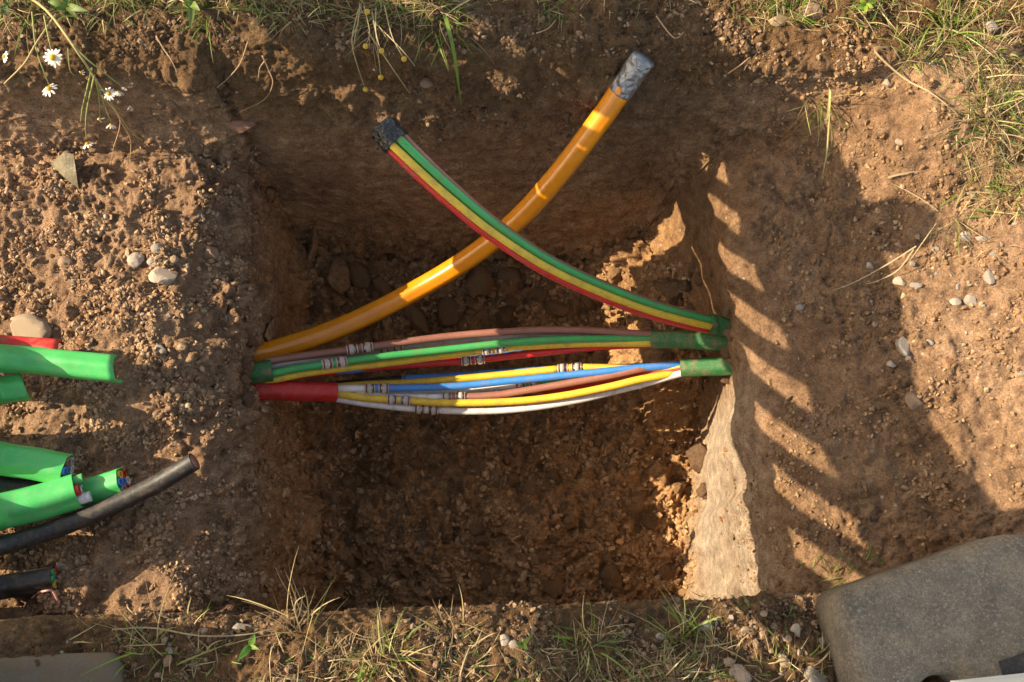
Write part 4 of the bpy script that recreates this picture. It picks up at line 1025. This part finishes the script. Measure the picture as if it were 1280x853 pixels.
# ---------------------------------------------------------------- wild plants on the far wall
def stem_mesh(pts, r, col, n=16):
    m = MB(); path = catmull(pts, n); sweep(m, path, circle(6), lambda t: r * (1 - .5 * t), True, 0, col); return m
DS = empty('chamomile_plant', near(110, 5, .02), 'wild chamomile with white flower heads drooping over the far wall', 'plant')
BR = (0.33, 0.26, 0.12); GS = (0.24, 0.26, 0.09); DRY = (0.42, 0.25, 0.13)
def stemp(pix, r=.0011, col=GS):
    stem_mesh([near(px, py, l) for px, py, l in pix], r, col).build('stem', M['stem'], DS)
stemp([(30, -8, .02), (60, 15, .03), (90, 55, .035), (120, 100, .03), (160, 160, .02), (178, 176, .01)], .0019, BR)
stemp([(70, 18, .03), (45, 55, .035), (30, 80, .03), (5, 105, .02)], .0015, BR)
stemp([(90, 55, .035), (110, 75, .035), (135, 95, .035), (155, 110, .03)], .001)
stemp([(115, 85, .032), (108, 115, .035), (103, 135, .03), (101, 152, .02)], .0012)
stemp([(118, 95, .032), (110, 130, .035), (107, 155, .025), (108, 175, .015)], .0012)
stemp([(120, 100, .03), (124, 125, .035), (125, 148, .03)], .001)
stemp([(122, 105, .03), (130, 130, .035), (139, 153, .03)], .001)
stemp([(40, 15, .03), (45, 60, .035), (55, 90, .035), (62, 108, .03)], .001)
stemp([(55, 20, .03), (60, 45, .035), (66, 70, .035)], .001)
stemp([(128, 120, .025), (150, 150, .02), (142, 185, .012), (138, 205, .008)], .0009, DRY)
stemp([(150, 150, .02), (163, 175, .015), (162, 205, .008)], .0009, DRY)
stemp([(85, 60, .03), (87, 85, .03), (92, 95, .025)], .0008, GS)
def flower(px, py, lift, size_px, face, npet=12, droop=0.0, part=1.0):
    c = near(px, py, lift); R = .5 * mm(size_px, c.z); n = Vector(face).normalized()
    a = n.orthogonal().normalized(); b = n.cross(a)
    m = MB(); rr = random.Random(int(px * 31 + py))
    disc = MB(); V = []; Fc = []
    for i in range(4):
        th = i / 3 * 1.35; rad = R * .34 * math.sin(th) if i else 0.0001; hh = R * .30 * (math.cos(th) - .2)
        for k in range(12):
            an = k * math.pi / 6; V.append(c + a * rad * math.cos(an) + b * rad * math.sin(an) + n * hh)
    Fc = [(i * 12 + k, i * 12 + (k + 1) % 12, (i + 1) * 12 + (k + 1) % 12, (i + 1) * 12 + k) for i in range(3) for k in range(12)]
    disc.add(V, Fc, 0, (0.62, 0.36, 0.02)); head = disc.build('flower_head', M['petal'], DS)
    for k in range(npet):
        if rr.random() > part: continue
        an = k * 2 * math.pi / npet + rr.uniform(-.1, .1); rd = a * math.cos(an) + b * math.sin(an); sd = n.cross(rd); L = R * rr.uniform(.82, 1.05); w = R * .13
        pts = []
        for q, ww in ((.30, .5), (.55, 1.0), (.85, .95), (1.0, .35)):
            o = c + rd * L * q - n * (droop * R * q * q) ; pts += [o - sd * w * ww, o + sd * w * ww]
        m.add(pts, [(2 * j, 2 * j + 1, 2 * j + 3, 2 * j + 2) for j in range(3)], 0, (0.80, 0.79, 0.76))
    if m.v: m.build('petals', M['petal'], head)
flower(66, 72, .045, 27, (.05, -.45, 1), 14, .1)
flower(61, 111, .04, 24, (-.1, .2, 1), 12, .25, .9)
flower(5, 71, .03, 18, (-.7, -.2, .8), 12, .2, .8)
flower(136, 117, .04, 19, (-.2, -.4, 1), 13, .2)
flower(148, 115, .04, 15, (.2, .7, .8), 12, .5)
flower(156, 110, .036, 9, (.5, .6, .6), 9, .5)
flower(127, 111, .036, 7, (0, .6, .6), 8, .5)
flower(139, 156, .032, 16, (.1, .75, .6), 12, .55)
flower(109, 180, .024, 20, (-.3, .6, .8), 10, .3, .7)
flower(124, 149, .034, 12, (0, -.6, .8), 8, .9, .6)
flower(162, 137, .025, 9, (0, -.6, .8), 8, .9, .6)
flower(101, 91, .03, 9, (0, -.6, .8), 7, .9, .4)
SH = empty('seed_head_plant', near(455, 10, .02), 'dry weed with small yellow button seed heads hanging on the far wall', 'plant')
for pix, hd in ([(455, 8), (462, 40), (457, 58)], (457, 58)), ([(448, 12), (440, 50), (446, 80), (457, 112)], (457, 112)), ([(470, 10), (470, 40), (476, 97)], (476, 97)), \
        ([(480, 5), (490, 45), (505, 74)], (505, 74)), ([(465, 15), (472, 50), (477, 64)], (477, 64)), ([(470, 30), (500, 60), (519, 83)], None), ([(460, 40), (490, 85), (512, 117)], None), ([(450, 5), (447, 30), (441, 45)], (459, 15)):
    stem_mesh([near(x, y, .02 + .015 * (i > 0)) for i, (x, y) in enumerate(pix)], .0008, (0.34, 0.26, 0.14)).build('stem', M['stem'], SH)
    if hd:
        me = MB(); c = near(hd[0], hd[1], .036); v, f = ICO[1]; me.add([c + p * .0034 for p in v], f, 0, (0.48, 0.30, 0.04)); me.build('seed_head', M['stem'], SH)
def leaf(mb, p, d, up, L, w, col):
    d = d.normalized(); s = d.cross(up).normalized(); u = s.cross(d)
    V = []; K = 6
    for k in range(K + 1):
        t = k / K; ww = w * math.sin(math.pi * min(.98, t * .92 + .08)) ** .8; c = p + d * (L * t) + u * (L * .15 * math.sin(t * 3.1))
        V += [c - s * ww + u * ww * .35, c, c + s * ww + u * ww * .35]
    mb.add(V, [q for k in range(K) for q in ((3 * k, 3 * k + 1, 3 * k + 4, 3 * k + 3), (3 * k + 1, 3 * k + 2, 3 * k + 5, 3 * k + 4))], 0, col)
def weed(px, py, leaves, label, col, lift=.01):
    c = near(px, py, lift); W = empty('leafy_weed', c, label, 'plant'); r = random.Random(px)
    for (tx, ty, wpx) in leaves:
        e = near(tx, ty, lift + .008); m = MB(); leaf(m, c, e - c, (CAMP - c).normalized(), (e - c).length, mm(wpx, c.z) * .5, tuple(x * r.uniform(.85, 1.15) for x in col)); m.build('leaf', M['blade'], W)
    return W
weed(312, 808, [(318, 793, 8), (297, 826, 8), (302, 820, 5), (324, 812, 5)], 'small bright green leafy weed on the near bank left of centre', (0.12, 0.25, 0.05))
weed(652, 806, [(645, 803, 5), (660, 812, 6), (648, 812, 5), (664, 795, 5)], 'tiny green seedling beside the white stone on the near bank', (0.15, 0.24, 0.05))
weed(85, 8, [(70, 14, 11), (95, 22, 9), (60, 2, 9), (110, 14, 10), (80, -6, 9)], 'broad leafed weed at the top left of the far bank', (0.10, 0.17, 0.04))
weed(240, 5, [(238, 36, 9), (233, 25, 7), (250, 14, 10), (228, 4, 9)], 'weed with a drooping lance leaf on the far bank above the left trench', (0.13, 0.22, 0.05))
weed(6, 8, [(2, 18, 10), (14, 4, 9), (10, 20, 7)], 'dark leafed weed in the top left corner', (0.07, 0.13, 0.05))
weed(1082, 6, [(1070, 12, 7), (1092, 10, 7), (1082, 18, 6), (1075, 0, 7), (1095, 0, 7)], 'bright green weed cushion at the top right of the far bank', (0.16, 0.27, 0.03))
# roots dangling from the far wall
roots = [([(195, 45), (205, 62), (214, 75), (222, 92)], 'thin root dangling from the far wall right of the chamomile'),
 ([(310, 52), (300, 80), (285, 98), (271, 110)], 'slanting thin root on the far wall above the left pit corner'),
 ([(328, 70), (336, 88), (341, 105), (330, 125), (300, 140)], 'long bent rootlet on the far wall above the reddish stone'),
 ([(333, 74), (325, 85), (323, 98)], 'short rootlet beside the long bent one on the far wall'),
 ([(910, 92), (925, 82), (938, 72), (930, 88)], 'pale forked root at the far wall right of the orange duct'),
 ([(670, 42), (685, 36), (695, 25)], 'short dry root on the far bank above the orange duct'),
 ([(820, 20), (835, 40), (845, 48), (855, 40)], 'wiry rootlet right of the grey taped end'),
 ([(770, 385), (785, 372), (800, 365)], 'thin straw lying on the clods under the loose bundle')]
for pix, lab in roots:
    m = stem_mesh([near(x, y, .008) for x, y in pix], .0010, (0.36, 0.22, 0.13)); tag(m.build('root', M['stem']), lab, 'root')
# scrap of plastic film in the trench
m = MB(); P = [near(63, 205, .012), near(80, 190, .03), near(92, 193, .034), (near(95, 215, .02)), near(98, 236, .006), near(80, 222, .01)]
c = sum(P, Vector()) / 6 + Vector((0, 0, .004)); m.add(P + [c] + [p - Vector((0, 0, .0012)) for p in P] + [c - Vector((0, 0, .0012))],
    [(k, (k + 1) % 6, 6) for k in range(6)] + [(7 + (k + 1) % 6, 7 + k, 13) for k in range(6)] + [(k, 7 + k, 7 + (k + 1) % 6, (k + 1) % 6) for k in range(6)])
tag(m.build('plastic_scrap', M['scrap'], smooth=False), 'crumpled scrap of dirty clear plastic below the chamomile', 'scrap')

# ---------------------------------------------------------------- barrier feet and board
def foot(name, corners, z0, z1, label, notches=()):
    """a thick recycled plastic base plate: outline in metres, rounded corners, domed edge; notches are boxes cut out"""
    import bmesh
    bm = bmesh.new(); vs_ = [bm.verts.new((x, y, z0)) for x, y in corners]; fc = bm.faces.new(vs_)
    if fc.normal.z > 0: pass
    r = bmesh.ops.extrude_face_region(bm, geom=[fc]); bmesh.ops.translate(bm, verts=[e for e in r['geom'] if isinstance(e, bmesh.types.BMVert)], vec=(0, 0, z1 - z0))
    bmesh.ops.recalc_face_normals(bm, faces=bm.faces)
    vert_e = [e for e in bm.edges if abs(e.verts[0].co.z - e.verts[1].co.z) > .01]
    bmesh.ops.bevel(bm, geom=vert_e, offset=.016, segments=5, affect='EDGES', profile=.5)
    top_e = [e for e in bm.edges if all(v.co.z > z1 - 1e-5 for v in e.verts) and len(e.link_faces) == 2 and any(f.normal.z < .5 for f in e.link_faces)]
    bmesh.ops.bevel(bm, geom=top_e, offset=.016, segments=5, affect='EDGES', profile=.5)
    me = bpy.data.meshes.new(name); bm.to_mesh(me); bm.free()
    me.polygons.foreach_set('use_smooth', [True] * len(me.polygons)); me.materials.append(M['rubber'])
    o = bpy.data.objects.new(name, me); COL.objects.link(o)
    return o
ft = 0.062
c0, c1, c2 = at(1024, 742, ft), at(1250, 655, ft), at(1062, 880, ft)
ux = (c1 - c0).normalized()
q = [at(1024, 742, ft), at(1190, 684, ft), at(1246, 664, ft), at(1420, 668, ft), at(1420, 842, ft), at(1262, 848, ft), at(1258, 822, ft), at(1246, 826, ft), at(1252, 850, ft), at(1200, 862, ft), at(1196, 842, ft), at(1152, 849, ft), at(1150, 900, ft), at(1066, 905, ft)]
q = [at(1044, 740, ft), at(1200, 686, ft), at(1252, 666, ft), at(1440, 668, ft), at(1440, 905, ft), at(1216, 905, ft), at(1212, 843, ft), at(1154, 846, ft), at(1150, 905, ft), at(1080, 905, ft)]
BF = empty('barrier_block', at(1200, 780, 0), 'scuffed grey recycled plastic barrier foot at the lower right corner', 'barrier base')
o = foot('base_plate', [(p.x - BF.location.x, p.y - BF.location.y) for p in q], -.015, ft, ''); o.parent = BF
m = MB(); S = [at(1248, 827, ft), at(1290, 812, ft), at(1296, 836, ft), at(1254, 848, ft)]
m.add([p + Vector((0, 0, .0015)) for p in S] + [p - Vector((0, 0, .004)) for p in S], [(0, 1, 2, 3)] + [(k, 4 + k, 4 + (k + 1) % 4, (k + 1) % 4) for k in range(4)]); m.build('socket', M['sheath_black'], BF, smooth=False)
wb = MB(); a = at(1196, 852, .085); b = at(1330, 838, .085)
d = (b - a); nrm = Vector((d.y, -d.x, 0)).normalized() * .022
V = [a, b, b + nrm, a + nrm]; V = [Vector((p.x, p.y, .07)) for p in V] + [Vector((p.x, p.y, .32)) + nrm * .0 for p in V]
wb.add(V, [(0, 1, 2, 3), (4, 5, 6, 7), (0, 1, 5, 4), (1, 2, 6, 5), (2, 3, 7, 6), (3, 0, 4, 7)])
tag(wb.build('barrier_board', M['white_board'], smooth=False), 'white barrier board edge at the bottom right corner above the grey foot', 'barrier')
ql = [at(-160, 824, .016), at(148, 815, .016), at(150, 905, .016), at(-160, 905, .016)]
BL = foot('barrier_block', [(p.x, p.y) for p in ql], -.04, .016, ''); BL.data.materials[0] = M['rubber_dark']; tag(BL, 'flat grey recycled plastic plate sunk in the soil at the lower left corner', 'barrier base')
